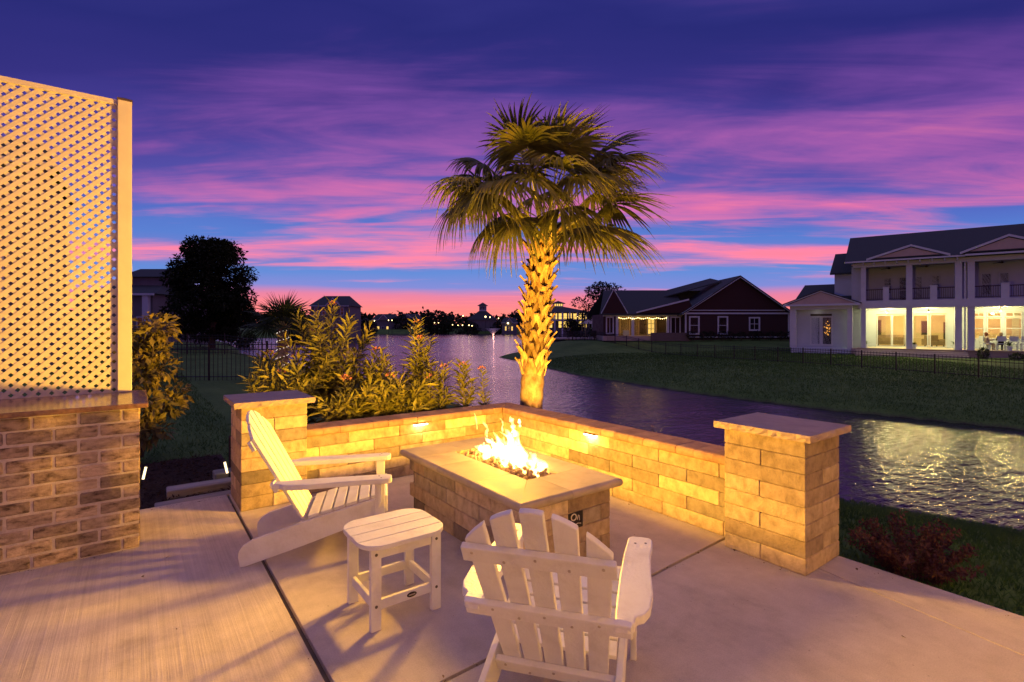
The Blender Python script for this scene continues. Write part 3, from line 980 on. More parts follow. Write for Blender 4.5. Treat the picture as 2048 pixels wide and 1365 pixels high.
# (offset along the burner, height, width)
for k in range(44):
    yy = fr.triangular(-0.45, 0.40, 0.0)
    hh = (0.09 + 0.18 * math.exp(-((yy - 0.02) / 0.24) ** 2)) * fr.uniform(0.6, 1.2)
    tongue('flame', (fr.uniform(-0.03, 0.13), yy, 0.0), hh, fr.uniform(0.026, 0.055), fr.uniform(0.04, 0.10), k, fire)
for k, (xx, yy, zz, h_, w_) in enumerate([(0.10, -0.02, 0.30, 0.12, 0.032), (0.12, -0.05, 0.18, 0.13, 0.036), (-0.06, 0.30, 0.27, 0.16, 0.013), (0.10, -0.30, 0.10, 0.06, 0.026), (0.06, -0.33, 0.02, 0.09, 0.03),
                                          (-0.02, 0.22, 0.22, 0.14, 0.016), (0.08, 0.10, 0.26, 0.12, 0.018), (0.13, -0.08, 0.33, 0.07, 0.03), (0.11, -0.03, 0.24, 0.09, 0.03), (0.05, 0.30, 0.16, 0.08, 0.014), (0.12, -0.38, 0.03, 0.07, 0.024)]):
    tongue('flame_wisp', (xx, yy, zz), h_, w_, 0.035, 100 + k, fire)
for yy, zz, en in ((-0.26, 0.24, 900.0), (0.02, 0.35, 1800.0), (0.28, 0.29, 1050.0)):
    lo_ = lamp('firelight', fire, (0.0, yy, zz), en, (1.0, 0.50, 0.035), 0.08)
    # falloff softened: the firelight fades with distance more slowly than a point's would
    lo_.data.use_nodes = True
    lg_ = NG(lo_.data.node_tree)
    fo_ = lg_.n('ShaderNodeLightFalloff', {'Strength': 1.0, 'Smooth': 20.0})
    em_ = lg_.n('ShaderNodeEmission', {'Color': (1, 1, 1, 1), 'Strength': fo_.outputs['Quadratic']})
    lg_.n('ShaderNodeOutputLight', {'Surface': em_.outputs[0]})

# ------------------------------------------------------------------ brick counter
counter = thing('brick_counter', 'tumbled brick outdoor counter with a dark brown stone top under the lattice', 'counter', (0.03, 4.79, 0))
BP = 1.056 / 11.0
BL = 0.2485
JT = 0.0145
bm_full = cbox(BL - JT, 0.095, BP - JT, 0.007, M_brick, 0.0015)
bm_half = cbox(0.103 - JT * 0.2, 0.095, BP - JT, 0.007, M_brick, 0.0015)
bvar = [cbox(BL - JT - 0.0001 * k, 0.095, BP - JT, 0.007, M_brick, 0.0015 + 0.0001 * k) for k in range(5)]
for r in range(11):
    z = 1.056 - (r + 1) * BP + JT / 2
    xr = 0.0
    if r % 2 == 0:
        inst('brick', bm_half, None, counter, (-0.052, 0.0475 + rng.uniform(-.003, .003), z), (0, 0, 0))
        xr = -0.103 - JT * .8
    x = xr
    while x > -1.55:
        inst('brick', bvar[rng.randrange(5)], None, counter, (x - (BL - JT) / 2 - 0.0, 0.0475 + rng.uniform(-.004, .003), z + rng.uniform(-.0015, .0015)), (rng.uniform(-.01, .01), rng.uniform(-.008, .008), rng.choice((0, PI)) + rng.uniform(-.006, .006)))
        x -= BL
    # end face toward the lawn
    y = 0.105
    while y < 0.85:
        L_ = min(BL, 0.88 - y)
        o = inst('brick', bvar[rng.randrange(5)], None, counter, (-0.0475 + rng.uniform(-.003, .003), y + BL / 2, z), (0, 0, PI / 2 + rng.choice((0, PI))))
        y += BL
MB().box(-1.8, -0.007, 0.007, 0.85, 0.0, 1.054).build('mortar', M_mortar, counter)
MB().box(-1.8, 0.052, -0.045, 0.94, 1.060, 1.096).build('counter_top', M_counter, counter, bevel=0.007)

# ------------------------------------------------------------------ lattice screen on the counter
lat = thing('lattice_screen', 'tall off-white diagonal lattice privacy screen with square post on the brick counter', 'screen', (-0.072, 5.66, 1.096))
LW, LH = 1.62, 2.545          # panel left of the post and its height
PP = 0.0815                   # spacing along the edge
sw = 0.0325
def clip_slat(c, sgn):
    """strip around the line z = sgn*x + c clipped to the panel; x in [-LW,0], z in [0,LH]"""
    half = sw / 2 * math.sqrt(2)
    poly = [(-LW - 3, sgn * (-LW - 3) + c - half), (3, sgn * 3 + c - half), (3, sgn * 3 + c + half), (-LW - 3, sgn * (-LW - 3) + c + half)]
    for ax, val, keep in ((0, -LW, 1), (0, 0.0, -1), (1, 0.0, 1), (1, LH, -1)):
        out = []
        for i in range(len(poly)):
            a, b = poly[i], poly[(i + 1) % len(poly)]
            ia, ib = (a[ax] - val) * keep >= 0, (b[ax] - val) * keep >= 0
            if ia:
                out.append(a)
            if ia != ib:
                t = (val - a[ax]) / (b[ax] - a[ax])
                out.append((a[0] + (b[0] - a[0]) * t, a[1] + (b[1] - a[1]) * t))
        poly = out
        if len(poly) < 3:
            return None
    return poly
for sgn in (1, -1):
    c = -0.05 if sgn == 1 else -LW
    lo = 0.0 if sgn == 1 else -LW
    k = 0
    c0 = -LW if sgn == -1 else 0.0
    cc = c0 + 0.02
    while cc < LH + LW:
        p = clip_slat(cc, sgn)
        if p and len(p) >= 3:
            yy = (0.0, 0.0045) if sgn == 1 else (0.0047, 0.0092)
            MB().prism(p, yy[0], yy[1], 'xz').build('slat', M_vinyl, lat, (-0.04, 0, 0))
        cc += PP
MB().box(-LW, 0.0, -0.014, 0.024, LH - 0.022, LH + 0.02).build('top_rail', M_vinyl, lat, (-0.052, 0, 0))
post = MB().box(-0.05, 0.05, -0.04, 0.06, 0.0, LH + 0.02).build('post', M_vinyl, lat, bevel=0.004)
M_capd = pmat('dark_post_cap', [(0.05, 0.035, 0.03), (0.09, 0.06, 0.05)], 10, rough=0.5)
pc = MB()
pc.box(-0.055, 0.055, -0.045, 0.065, LH + 0.0205, LH + 0.034)
pc.add([(-0.055, -0.045, LH + .0342), (0.055, -0.045, LH + .0342), (0.055, 0.065, LH + .0342), (-0.055, 0.065, LH + .0342), (0, 0.01, LH + .06)], [(0, 1, 4), (1, 2, 4), (2, 3, 4), (3, 0, 4), (3, 2, 1, 0)])
pc.build('cap', M_capd, post)
MB().box(-0.05, 0.05, -0.04, 0.06, 0.0, LH + 0.02).build('post', M_vinyl, lat, (-LW - 0.1, 0, 0), bevel=0.004)

# landscape timbers and two small path lights behind the patio's open corner
def timber(label, x0, x1, y0, y1, z0, z1, rz=0.0):
    o = MB().box(-(x1 - x0) / 2, (x1 - x0) / 2, -(y1 - y0) / 2, (y1 - y0) / 2, 0, z1 - z0).build('landscape_timber', M_timber, None, ((x0 + x1) / 2, (y0 + y1) / 2, z0), (0, 0, rz), bevel=0.012)
    return tag(o, label, 'timber', 'weathered timbers laid as steps in the mulch')
timber('weathered grey timber lying against the concrete edge', 0.15, 0.98, 5.80, 5.96, -0.09, -0.012, 0.03)
timber('weathered grey timber in the mulch, middle one of three', 0.26, 1.10, 6.22, 6.42, -0.09, 0.0, -0.02)
timber('short-looking grey timber nearest the lawn, half behind the stone pillar', 0.72, 1.5, 6.58, 6.80, -0.09, 0.01, 0.0)
M_lens2 = emat('path_light_lens', (1.0, 0.78, 0.42), 2.2)
for lb, (x, y), tilt in (('small lit path light beside the brick counter', (0.050, 6.81), 0.2), ('small lit path light beside the stone pillar', (0.857, 6.53), -0.2)):
    t = thing('path_light', lb, 'light', (x, y, -0.08), 0, 'small lit path lights in the mulch')
    MB().tube([(0, 0, 0), (0, 0, 0.10)], 0.008, 8).build('stake', M_black, t)
    MB().prism([(-0.011, -0.011), (0.011, -0.011), (0.011, 0.011), (-0.011, 0.011)], 0.10, 0.23, 'xy').build('lens', M_lens2, t, (0, 0, 0), (0, tilt, 0))
    MB().tube([(0, 0, 0.235), (0, 0, 0.245)], 0.018, 12).build('hood', M_black, t, (0, 0, 0), (0, tilt, 0))

# ------------------------------------------------------------------ adirondack chairs
def arc_top(y):
    return 0.885 - 2.35 * y * y


def make_chair(label, loc, rz):
    t = thing('adirondack_chair', label, 'chair', loc, rz, 'white slatted patio chairs around the fire pit')
    B = 0.004
    st = [(-.03, .07), (-.018, 0), (.012, 0), (.387, .105), (.686, .198), (.95, .285), (.955, .41), (.892, .40), (.402, .278), (.06, .182), (.0, .146), (-.024, .11)]
    for s_ in (-1, 1):
        a, b = sorted((s_ * 0.285, s_ * 0.257))
        MB().prism(st, a, b, 'xz').build('stringer', M_poly, t, bevel=B)
        a, b = sorted((s_ * 0.286, s_ * 0.316))
        MB().box(.890, .960, a, b, 0.0, .5385).build('front_leg', M_poly, t, bevel=B)
        # bracket under the arm
        a, b = sorted((s_ * 0.317, s_ * 0.342))
        MB().prism([(.91, .537), (.94, .537), (.94, .40), (.915, .36)], a, b, 'xz').build('arm_bracket', M_poly, t, bevel=0.003)
        outer = [(.185, .268), (.187, .318), (.205, .338), (.245, .34), (.262, .352), (.275, .372), (.33, .392), (.45, .402), (.62, .392), (.80, .386), (.93, .394), (.985, .392), (1.008, .375), (1.012, .34), (1.008, .29), (.985, .272), (.80, .262), (.55, .258), (.3, .262)]
        poly = [(p[0], s_ * p[1]) for p in outer]
        arm = MB().prism(poly, .539, .577, 'xy').build('arm', M_poly, t, bevel=0.006)
        for (sx, sy) in ((.92, .31), (.935, .36)):
            MB().disc((sx, s_ * sy, .577), 0.006, (0, 0, 1), 10, 0.0012).build('screw', M_screw, arm)
    # back plane frame
    tx, tz = -0.471, 0.882
    bx, bz = 0.402, 0.267
    nx_, nz_ = tz, -tx       # forward normal of the back

    def bp(w, y, n):
        return (bx + tx * w + nx_ * n, y, bz + tz * w + nz_ * n)
    bw, tw = 0.45, 0.575
    for k in range(5):
        f0, f1 = k / 5.0, (k + 1) / 5.0
        gap = 0.010
        yb0, yb1 = -bw / 2 + bw * f0 + gap * .55, -bw / 2 + bw * f1 - gap * .55
        yt0, yt1 = -tw / 2 + tw * f0 + gap * 1.35, -tw / 2 + tw * f1 - gap * 1.35
        top = []
        for j in range(5):
            yy = yt0 + (yt1 - yt0) * j / 4
            top.append((yy, arc_top(yy)))
        wb = -0.09
        outl = [(yb0, wb), (yb1, wb)] + top[::-1]
        m_ = MB()
        n = len(outl)
        vs = [bp(w, y, -0.024) for y, w in outl] + [bp(w, y, 0.0) for y, w in outl]
        m_.add(vs, [tuple(range(n)), tuple(range(2 * n - 1, n - 1, -1))] + [(i, n + i, n + (i + 1) % n, (i + 1) % n) for i in range(n)])
        m_.build('back_slat', M_poly, t, bevel=0.005)

    def bar(name, w0, w1, hw, n0=-0.052, n1=-0.0245):
        m_ = MB()
        vs = [bp(w, y, n) for n in (n0, n1) for (y, w) in ((-hw, w0), (hw, w0), (hw, w1), (-hw, w1))]
        m_.add(vs, [(0, 1, 2, 3), (7, 6, 5, 4), (0, 4, 5, 1), (1, 5, 6, 2), (2, 6, 7, 3), (3, 7, 4, 0)])
        o = m_.build(name, M_poly, t, bevel=0.005)
        return o
    for w0, w1, hw, kk in ((0.625, 0.700, 0.285, 5), (0.300, 0.375, 0.330, 5), (-0.075, -0.002, 0.256, 5)):
        o = bar('back_rail', w0, w1, hw)
        for k in range(kk):
            y = -0.21 + 0.42 * k / (kk - 1)
            if w0 > 0.5:
                y *= 1.15
            for dw in ((0.3,) if k % 2 else (0.7,)):
                MB().disc(bp(w0 + (w1 - w0) * dw, y, -0.052), 0.006, (-nx_, 0, -nz_), 10, 0.003).build('screw', M_screwl, o)
    # seat slats follow the top of the stringers
    zs = lambda s_: .278 + (s_ - .402) * .249
    for k in range(6):
        s0 = .425 + k * .088
        s1 = s0 + .074
        ns, nz2 = -.2416, .970
        p = [(s0, zs(s0) + .002), (s1, zs(s1) + .002), (s1 + ns * .022, zs(s1) + .002 + nz2 * .022), (s0 + ns * .022, zs(s0) + .002 + nz2 * .022)]
        MB().prism(p, -0.254, 0.254, 'xz').build('seat_slat', M_poly, t, bevel=0.004)
    MB().box(.957, .980, -0.285, 0.285, .30, .425).build('front_apron', M_poly, t, bevel=0.006)
    return t


make_chair('white slatted chair in side view beside the left stone pillar, facing the flames', (0.710, 4.224, 0), math.radians(-22.5))
make_chair('white slatted chair nearest the camera, seen from behind with fanned back', (1.119, 1.389, 0), math.radians(37.4))

# ------------------------------------------------------------------ side table
tb = thing('side_table', 'small white slatted side table with rounded top between the two chairs', 'table', (1.25, 2.885, 0))
TL, TWd, TR = 0.262, 0.232, 0.13
def rrect(n=8):
    pts = []
    for cx, cy, a0 in ((TL - TR, TWd - TR, 0), (-TL + TR, TWd - TR, 90), (-TL + TR, -TWd + TR, 180), (TL - TR, -TWd + TR, 270)):
        for k in range(n + 1):
            a = math.radians(a0 + 90 * k / n)
            pts.append((cx + TR * math.cos(a), cy + TR * math.sin(a)))
    return pts
def clip_band(poly, y0, y1):
    for val, keep in ((y0, 1), (y1, -1)):
        out = []
        for i in range(len(poly)):
            a, b = poly[i], poly[(i + 1) % len(poly)]
            ia, ib = (a[1] - val) * keep >= 0, (b[1] - val) * keep >= 0
            if ia:
                out.append(a)
            if ia != ib:
                t = (val - a[1]) / (b[1] - a[1])
                out.append((a[0] + (b[0] - a[0]) * t, val))
        poly = out
    return poly
for k in range(4):
    a = -TWd + 2 * TWd * k / 4 + 0.003
    b = -TWd + 2 * TWd * (k + 1) / 4 - 0.003
    MB().prism(clip_band(rrect(), a, b), 0.452, 0.478, 'xy').build('top_slat', M_poly, tb, bevel=0.003)
for sx in (-1, 1):
    for sy in (-1, 1):
        lg = MB().box(sx * .185 - .030, sx * .185 + .030, sy * .180 - .016, sy * .180 + .016, 0, .4515).build('leg', M_poly, tb, bevel=0.003)
        for zz in (.42, .135):
            MB().disc((sx * .185, sy * .180 + sy * .016, zz), 0.0085, (0, sy, 0), 12, 0.002).build('screw', M_screw, lg)
for sy in (-1, 1):
    MB().box(-.154, .154, sy * .176 - .011, sy * .176 + .011, .108, .162).build('stretcher', M_poly, tb, bevel=0.003)
    MB().box(-.154, .154, sy * .176 - .010, sy * .176 + .010, .390, .4512).build('apron', M_poly, tb, bevel=0.003)
for sx in (-1, 1):
    MB().box(sx * .185 - .011, sx * .185 + .011, -.163, .163, .108, .162).build('stretcher', M_poly, tb, bevel=0.003)
bd = MB().disc((0.03, -.187, .135), 0.030, (0, -1, 0), 20, 0.003, 0.014).build('badge', pmat('badge_bronze', [(0.05, 0.035, 0.025), (0.10, 0.075, 0.05)], 60, rough=0.35, metallic=0.8), tb)
MB().box(0.010, 0.050, -.1915, -.190, .132, .138).build('badge_line', M_screwl, bd)

# ------------------------------------------------------------------ palms
M_frond = pmat('palm_frond', [(0.09, 0.10, 0.022), (0.17, 0.17, 0.04), (0.27, 0.23, 0.06)], 4.0, 4.0, 0.5, rand=0.35, trans=0.38, spec=0.35)
M_frond_dk = pmat('dark_palm_frond', [(0.022, 0.038, 0.014), (0.045, 0.066, 0.022)], 4.0, 4.0, 0.55, rand=0.3, trans=0.2, spec=0.3)
M_petiole = pmat('palm_petiole', [(0.20, 0.20, 0.06), (0.32, 0.30, 0.10)], 10.0, rough=0.5)
M_boot = pmat('palm_leaf_base', [(0.16, 0.09, 0.035), (0.42, 0.28, 0.12), (0.60, 0.44, 0.20)], 12.0, 9.0, 0.85, 0.9, 70.0, 0.5, stretch=(1, 1, 0.35), spec=0.2)
M_trunk = pmat('palm_trunk_fibre', [(0.16, 0.09, 0.045), (0.34, 0.22, 0.12), (0.46, 0.33, 0.19)], 14.0, 8.0, 0.9, 0.9, 50.0, stretch=(1, 1, 0.6), spec=0.15)


def frond(parent, org, az, elev, pet, blade, droop, seed, mat, nl=38, wind=0.0):
    nrx = np.random.default_rng(seed)
    ca, sa = math.cos(az), math.sin(az)
    pts = []
    p = np.array(org, float)
    e = elev
    n = 7
    for i in range(n):
        pts.append(tuple(p))
        p = p + np.array([math.cos(e) * ca, math.cos(e) * sa, math.sin(e)]) * pet / (n - 1)
        e -= droop * 0.55 / n
    rad = [0.022 - 0.013 * i / (n - 1) for i in range(n)]
    hub = np.array(pts[-1])
    e -= droop * 0.75
    t = np.array([math.cos(e) * ca, math.cos(e) * sa, math.sin(e)])
    a = np.array([-sa, ca, 0.0])
    a = a + np.array([0, 0, nrx.uniform(-.45, .45)])
    a -= t * (a @ t)
    a /= np.linalg.norm(a)
    nn = np.cross(t, a)
    nn = nn * (1 if nn[2] >= 0 else -1)
    phi = np.linspace(-1.95, 1.95, nl) + nrx.normal(0, 0.025, nl)
    ln = blade * (0.62 + 0.38 * np.cos(phi * 0.62)) * nrx.uniform(0.86, 1.08, nl)
    Dv = np.cos(phi)[:, None] * t + np.sin(phi)[:, None] * a + nn * (0.16 * np.cos(phi)[:, None] - 0.12 + nrx.normal(0, 0.05, (nl, 1)))
    Dv = norm(Dv)
    ns = 8
    s = np.linspace(0, 1, ns + 1)
    dr = droop * nrx.uniform(0.7, 1.35, nl)
    # points along each leaflet, sagging in the outer half
    Q = hub + Dv[:, None, :] * (ln[:, None] * s)[..., None]
    sag = (ln * dr)[:, None] * (np.clip(s - 0.25, 0, 1) ** 1.7)[None, :] * 0.95
    out = Dv[:, None, :] * (-(sag * 0.55))[..., None]
    Q = Q + out
    Q[..., 2] -= sag
    Q += np.array([RX, RY, 0])[None, None] * (wind * (s ** 2)[None, :] * ln[:, None])[..., None]
    wmax = blade * 0.052
    wd = wmax * np.interp(s, [0, 0.08, 0.42, 0.75, 1.0], [0.12, 0.35, 1.0, 0.42, 0.06])
    T_ = np.gradient(Q, axis=1)
    side = np.cross(T_, np.broadcast_to(nn, T_.shape))
    side /= np.maximum(np.linalg.norm(side, axis=2, keepdims=True), 1e-9)
    fold = np.cross(side, T_)
    fold /= np.maximum(np.linalg.norm(fold, axis=2, keepdims=True), 1e-9)
    Lf = Q + side * wd[None, :, None] * 0.5
    Rt = Q - side * wd[None, :, None] * 0.5
    Md = Q + fold * wd[None, :, None] * 0.28
    V = np.stack([Lf, Md, Rt], 2).reshape(-1, 3)          # leaflet, ring, 3
    base = (np.arange(nl)[:, None] * (ns + 1) + np.arange(ns)[None, :]).ravel() * 3
    F = np.concatenate([np.stack([base, base + 1, base + 4, base + 3], 1), np.stack([base + 1, base + 2, base + 5, base + 4], 1)])
    o = inst('frond', np_mesh('frond', V, F, mat), None, parent)
    MB().tube(pts, rad, 6, 0.7).build('petiole', M_petiole, o)
    return o


PD, = (7.6,)
pu = lambda px: (px - 1024) / 1018 * PD
pbase = W(pu(1061), PD, 0.2)
palm = thing('palm_tree', 'big uplit cabbage palm with criss-cross leaf bases behind the wall corner', 'palm tree', pbase)


def trunk_c(z):
    """centre line of the trunk in palm space"""
    t = max(0.0, min(1.0, (z - 0.2) / 2.85))
    off = 0.20 * t ** 1.3
    return Vector((RX * off, RY * off, z - 0.2))


tp, tr = [], []
for i in range(40):
    z = 0.2 + 2.75 * i / 39
    tp.append(trunk_c(z))
    tr.append((0.168 if z < 1.15 else 0.155) + (0.008 if (i % 3 == 0 and z < 1.1) else 0) - 0.03 * min(1, max(0, (z - 1.0) / 2)) + rng.uniform(-.003, .003))
MB().tube(tp, tr, 22, up=(1, 0.1, 0)).build('trunk', M_trunk, palm, smooth=True)
M_fibre = pmat('dark_palm_fibre', [(0.035, 0.018, 0.010), (0.09, 0.05, 0.026), (0.16, 0.09, 0.045)], 16.0, 8.0, 0.95, 1.0, 60.0, spec=0.1)  # trunk fibre coloured dark so gaps between leaf bases look shaded
MB().tube(tp[14:], [r_ + 0.006 for r_ in tr[14:]], 22, up=(1, 0.1, 0)).build('fibre_sleeve', M_fibre, palm, smooth=True)
def strap(mb, pts, widths, outs, thick):
    """flat strap through points, with its width across `side` and its face along the outward vectors"""
    vs, fs = [], []
    n = len(pts)
    for i, p in enumerate(pts):
        t_ = (pts[min(i + 1, n - 1)] - pts[max(i - 1, 0)]).normalized()
        o_ = (outs[i] - t_ * outs[i].dot(t_)).normalized()
        s_ = t_.cross(o_)
        w = widths[i] / 2
        vs += [p - s_ * w, p + s_ * w, p + s_ * (w * .55) + o_ * thick, p - s_ * (w * .55) + o_ * thick]
    for i in range(n - 1):
        for j in range(4):
            fs.append((i * 4 + j, i * 4 + (j + 1) % 4, i * 4 + 4 + (j + 1) % 4, i * 4 + 4 + j))
    fs += [(3, 2, 1, 0), tuple(4 * (n - 1) + j for j in range(4))]
    mb.add(vs, fs)


def on_trunk(z, th, r):
    return trunk_c(z) + Vector((math.cos(th) * r, math.sin(th) * r, 0))


for r in range(18):
    z = 1.16 + r * 0.108
    r0 = 0.158 - 0.025 * r / 18
    for k in range(5):
        th = 2 * PI * (k + 0.5 * (r % 2)) / 5.0 + rng.uniform(-.10, .10) + r * 0.05
        er = lambda a_: Vector((math.cos(a_), math.sin(a_), 0))
        zc = z + rng.uniform(-.02, .02)
        b_ = MB()
        # two legs that clasp the trunk and a cut stub that leans out
        for sg in (-1, 1):
            sp_ = sg * rng.uniform(0.42, 0.56)
            dz_ = rng.uniform(0.17, 0.22)
            P_ = [on_trunk(zc + .03, th, r0 + .055), on_trunk(zc - dz_ * .30, th + sp_ * .34, r0 + .038), on_trunk(zc - dz_ * .65, th + sp_ * .70, r0 + .022), on_trunk(zc - dz_, th + sp_, r0 + .004)]
            strap(b_, P_, [.060, .066, .070, .064], [er(th), er(th + sp_ * .34), er(th + sp_ * .7), er(th + sp_)], .016)
        ln_ = rng.uniform(.05, .19) + (.10 if r > 15 else 0)
        lean = rng.uniform(.45, .95)
        tw = rng.uniform(-.25, .25)
        q0 = on_trunk(zc - .03, th, r0 + .045)
        d_ = (Vector((0, 0, 1)) + er(th) * lean + er(th + PI / 2) * tw).normalized()
        strap(b_, [q0, q0 + d_ * ln_ * .5, q0 + d_ * ln_ + er(th) * .015], [.092, .084, .070 + rng.uniform(-.012, .012)], [er(th)] * 3, .022)
        b_.build('leaf_base', M_boot, palm)
heart = trunk_c(2.95)
azR = math.atan2(RY, RX)           # azimuth that points to the viewer's right
hubs = [  # where each fan sits: pixels right / up of the heart at the palm's distance, metres toward (-) or away (+), blade, droop
    (-165, 140, -.30, .92, .85), (-150, 155, .50, .92, .8), (-125, 85, -.65, .90, 1.0), (-130, 185, .20, .90, .7), (-175, 100, .25, .88, 1.0),
    (78, 42, -.50, .98, .62), (145, 108, .0, .98, .62), (128, 150, .40, .95, .6), (105, 82, .80, .95, .8), (150, 60, .30, .95, .8), (135, 150, -.55, .92, .7),
    (-55, 205, -.30, .88, .38), (-15, 215, .50, .85, .35), (-40, 180, -.75, .88, .6), (62, 210, -.20, .88, .35), (90, 190, .50, .88, .4), (32, 195, -.65, .88, .5), (112, 180, -.30, .90, .5),
    (32, 130, -.90, .90, .85), (-28, 100, -1.0, .90, .95), (-78, 120, -.80, .90, .95), (62, 110, -.90, .90, .9),
    (-90, 100, .90, .90, .9), (62, 80, .90, .90, .9), (-8, 150, 1.0, .90, .8), (10, 235, .1, .80, .25),
    (-100, 60, .2, .85, 1.05), (-60, 40, -.6, .85, 1.1), (-110, 130, -.4, .9, .9), (-30, 140, -.6, .9, .8), (90, 130, -.6, .92, .75), (30, 70, -.7, .85, 1.0)]
for k, (hx_, hy_, hd_, bl, dr) in enumerate(hubs):
    v_ = Vector((RX, RY, 0)) * (hx_ * 0.90 / 1018 * PD) + Vector((VX, VY, 0)) * hd_ + Vector((0, 0, (hy_ * 0.93 - 22) / 1018 * PD + .02))
    ln_ = v_.length
    frond(palm, heart + Vector((0, 0, rng.uniform(-.10, .06))), math.atan2(v_.y, v_.x), math.asin(v_.z / ln_) + dr * .2, ln_, bl * 1.05, dr * .78, 500 + k, M_frond, 46, 0.10)
# uplight at the foot of the palm, on the side of the patio
up_t = thing('palm_uplight', 'small landscape spotlight at the foot of the big palm', 'light', pbase + Vector((-0.80 * VX + 0.10, -0.80 * VY - 0.05, -0.30)))
MB().tube([(0, 0, 0), (0, 0, 0.08)], [0.012, 0.012], 8).tube([(0, 0, 0.08), (0.05 * VX, 0.05 * VY, 0.17)], [0.03, 0.036], 12).build('housing', M_black, up_t)
MB().tube([(0.0505 * VX, 0.0505 * VY, 0.1705), (0.053 * VX, 0.053 * VY, 0.175)], 0.03, 12).build('lens', emat('uplight_lens', (1.0, 0.75, 0.35), 10.0), up_t)
lamp('uplight', up_t, (0.056 * VX, 0.056 * VY, 0.18), 170.0, (1.0, 0.52, 0.08), 0.03, 'SPOT', (0.62 * VX + 0.1, 0.62 * VY, 2.7), 100, 0.8)

# small palm with lights wound round the trunk, beyond the left fence
sp_d = 16.5
su = (563 - 1024) / 1018 * sp_d
small = thing('palm_tree', 'small dark palm with lights wound round its trunk beyond the bushes', 'palm tree', W(su, sp_d, gz(su, sp_d)))
hz = 1.55 - gz(su, sp_d)
MB().tube([(0, 0, -0.1), (0.03, 0, hz * .5), (0.05, 0, hz)], [0.17, 0.17, 0.16], 14).build('trunk', M_trunk, small, smooth=True)
for k in range(19):
    frond(small, (0.05, 0, hz), k * 2.399, math.radians(5 + 80 * (k / 18.0)), 0.55, 0.95, 0.40 - 0.2 * k / 18, 700 + k, M_frond_dk, 26)
lt = MB()
for k in range(60):
    a = k * 0.62
    z = 0.05 + hz * 0.98 * k / 60
    c = Vector((0.045 * z / hz + 0.18 * math.cos(a), 0.18 * math.sin(a), z))
    lt.box(c.x - .008, c.x + .008, c.y - .008, c.y + .008, c.z - .008, c.z + .008)
sl = lt.build('string_lights', emat('cool_fairy_light', (1.0, 0.86, 0.72), 1.6), None, small.location)
tag(sl, 'string of tiny white lights wound round the small palm trunk', 'lights', kind='thing')
lamp('glow', sl, (-0.4 * VX, -0.4 * VY, 0.4), 2.0, (1.0, 0.85, 0.7), 0.1)

# ------------------------------------------------------------------ broadleaf trees and shrubs
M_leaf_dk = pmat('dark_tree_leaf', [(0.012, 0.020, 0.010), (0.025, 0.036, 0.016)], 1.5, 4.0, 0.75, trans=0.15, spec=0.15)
M_leaf_mag = pmat('magnolia_leaf', [(0.10, 0.095, 0.024), (0.20, 0.165, 0.045), (0.30, 0.23, 0.07)], 3.0, 4.0, 0.5, trans=0.2, spec=0.4)
M_leaf_ole = pmat('oleander_leaf', [(0.12, 0.12, 0.026), (0.22, 0.21, 0.045), (0.34, 0.29, 0.07)], 5.0, 4.0, 0.5, rand=0.2, trans=0.25, spec=0.35)
M_stem = pmat('green_stem', [(0.12, 0.11, 0.045), (0.2, 0.17, 0.07)], 20.0, rough=0.7)
M_flower = pmat('oleander_flower', [(0.60, 0.20, 0.14), (0.75, 0.36, 0.26)], 30.0, rough=0.6, trans=0.3)
M_leaf_lor = pmat('loropetalum_leaf', [(0.05, 0.020, 0.022), (0.10, 0.04, 0.036), (0.17, 0.08, 0.05)], 9.0, 4.0, 0.65, trans=0.2, spec=0.3)
M_leaf_lit = pmat('hedge_leaf', [(0.02, 0.035, 0.012), (0.045, 0.07, 0.022)], 3.0, 4.0, 0.7, trans=0.15, spec=0.2)


def crown(name, parent, blobs, per, lsize, mat, seed, loc=(0, 0, 0), aspect=0.55, shell=0.55):
    """leaf cards through the volume of a set of ellipsoid clumps"""
    nrx = np.random.default_rng(seed)
    Ps, Ds = [], []
    for (cx, cy, cz, rx, ry, rz_) in blobs:
        n = per
        d = sph(n, nrx)
        r = nrx.uniform(shell, 1.0, n) ** 0.6 * nrx.uniform(0.75, 1.12, n)
        Ps.append(np.array([cx, cy, cz]) + d * r[:, None] * np.array([rx, ry, rz_]))
        Ds.append(d + nrx.normal(0, 0.6, (n, 3)))
    P = np.concatenate(Ps)
    V, F = leaves(P, np.concatenate(Ds), nrx.uniform(0.7, 1.3, len(P)) * lsize, nrx.uniform(0.7, 1.2, len(P)) * lsize * aspect, nrx, 0.2, 0.15)
    return inst(name, np_mesh(name, V, F, mat), None, parent, loc)


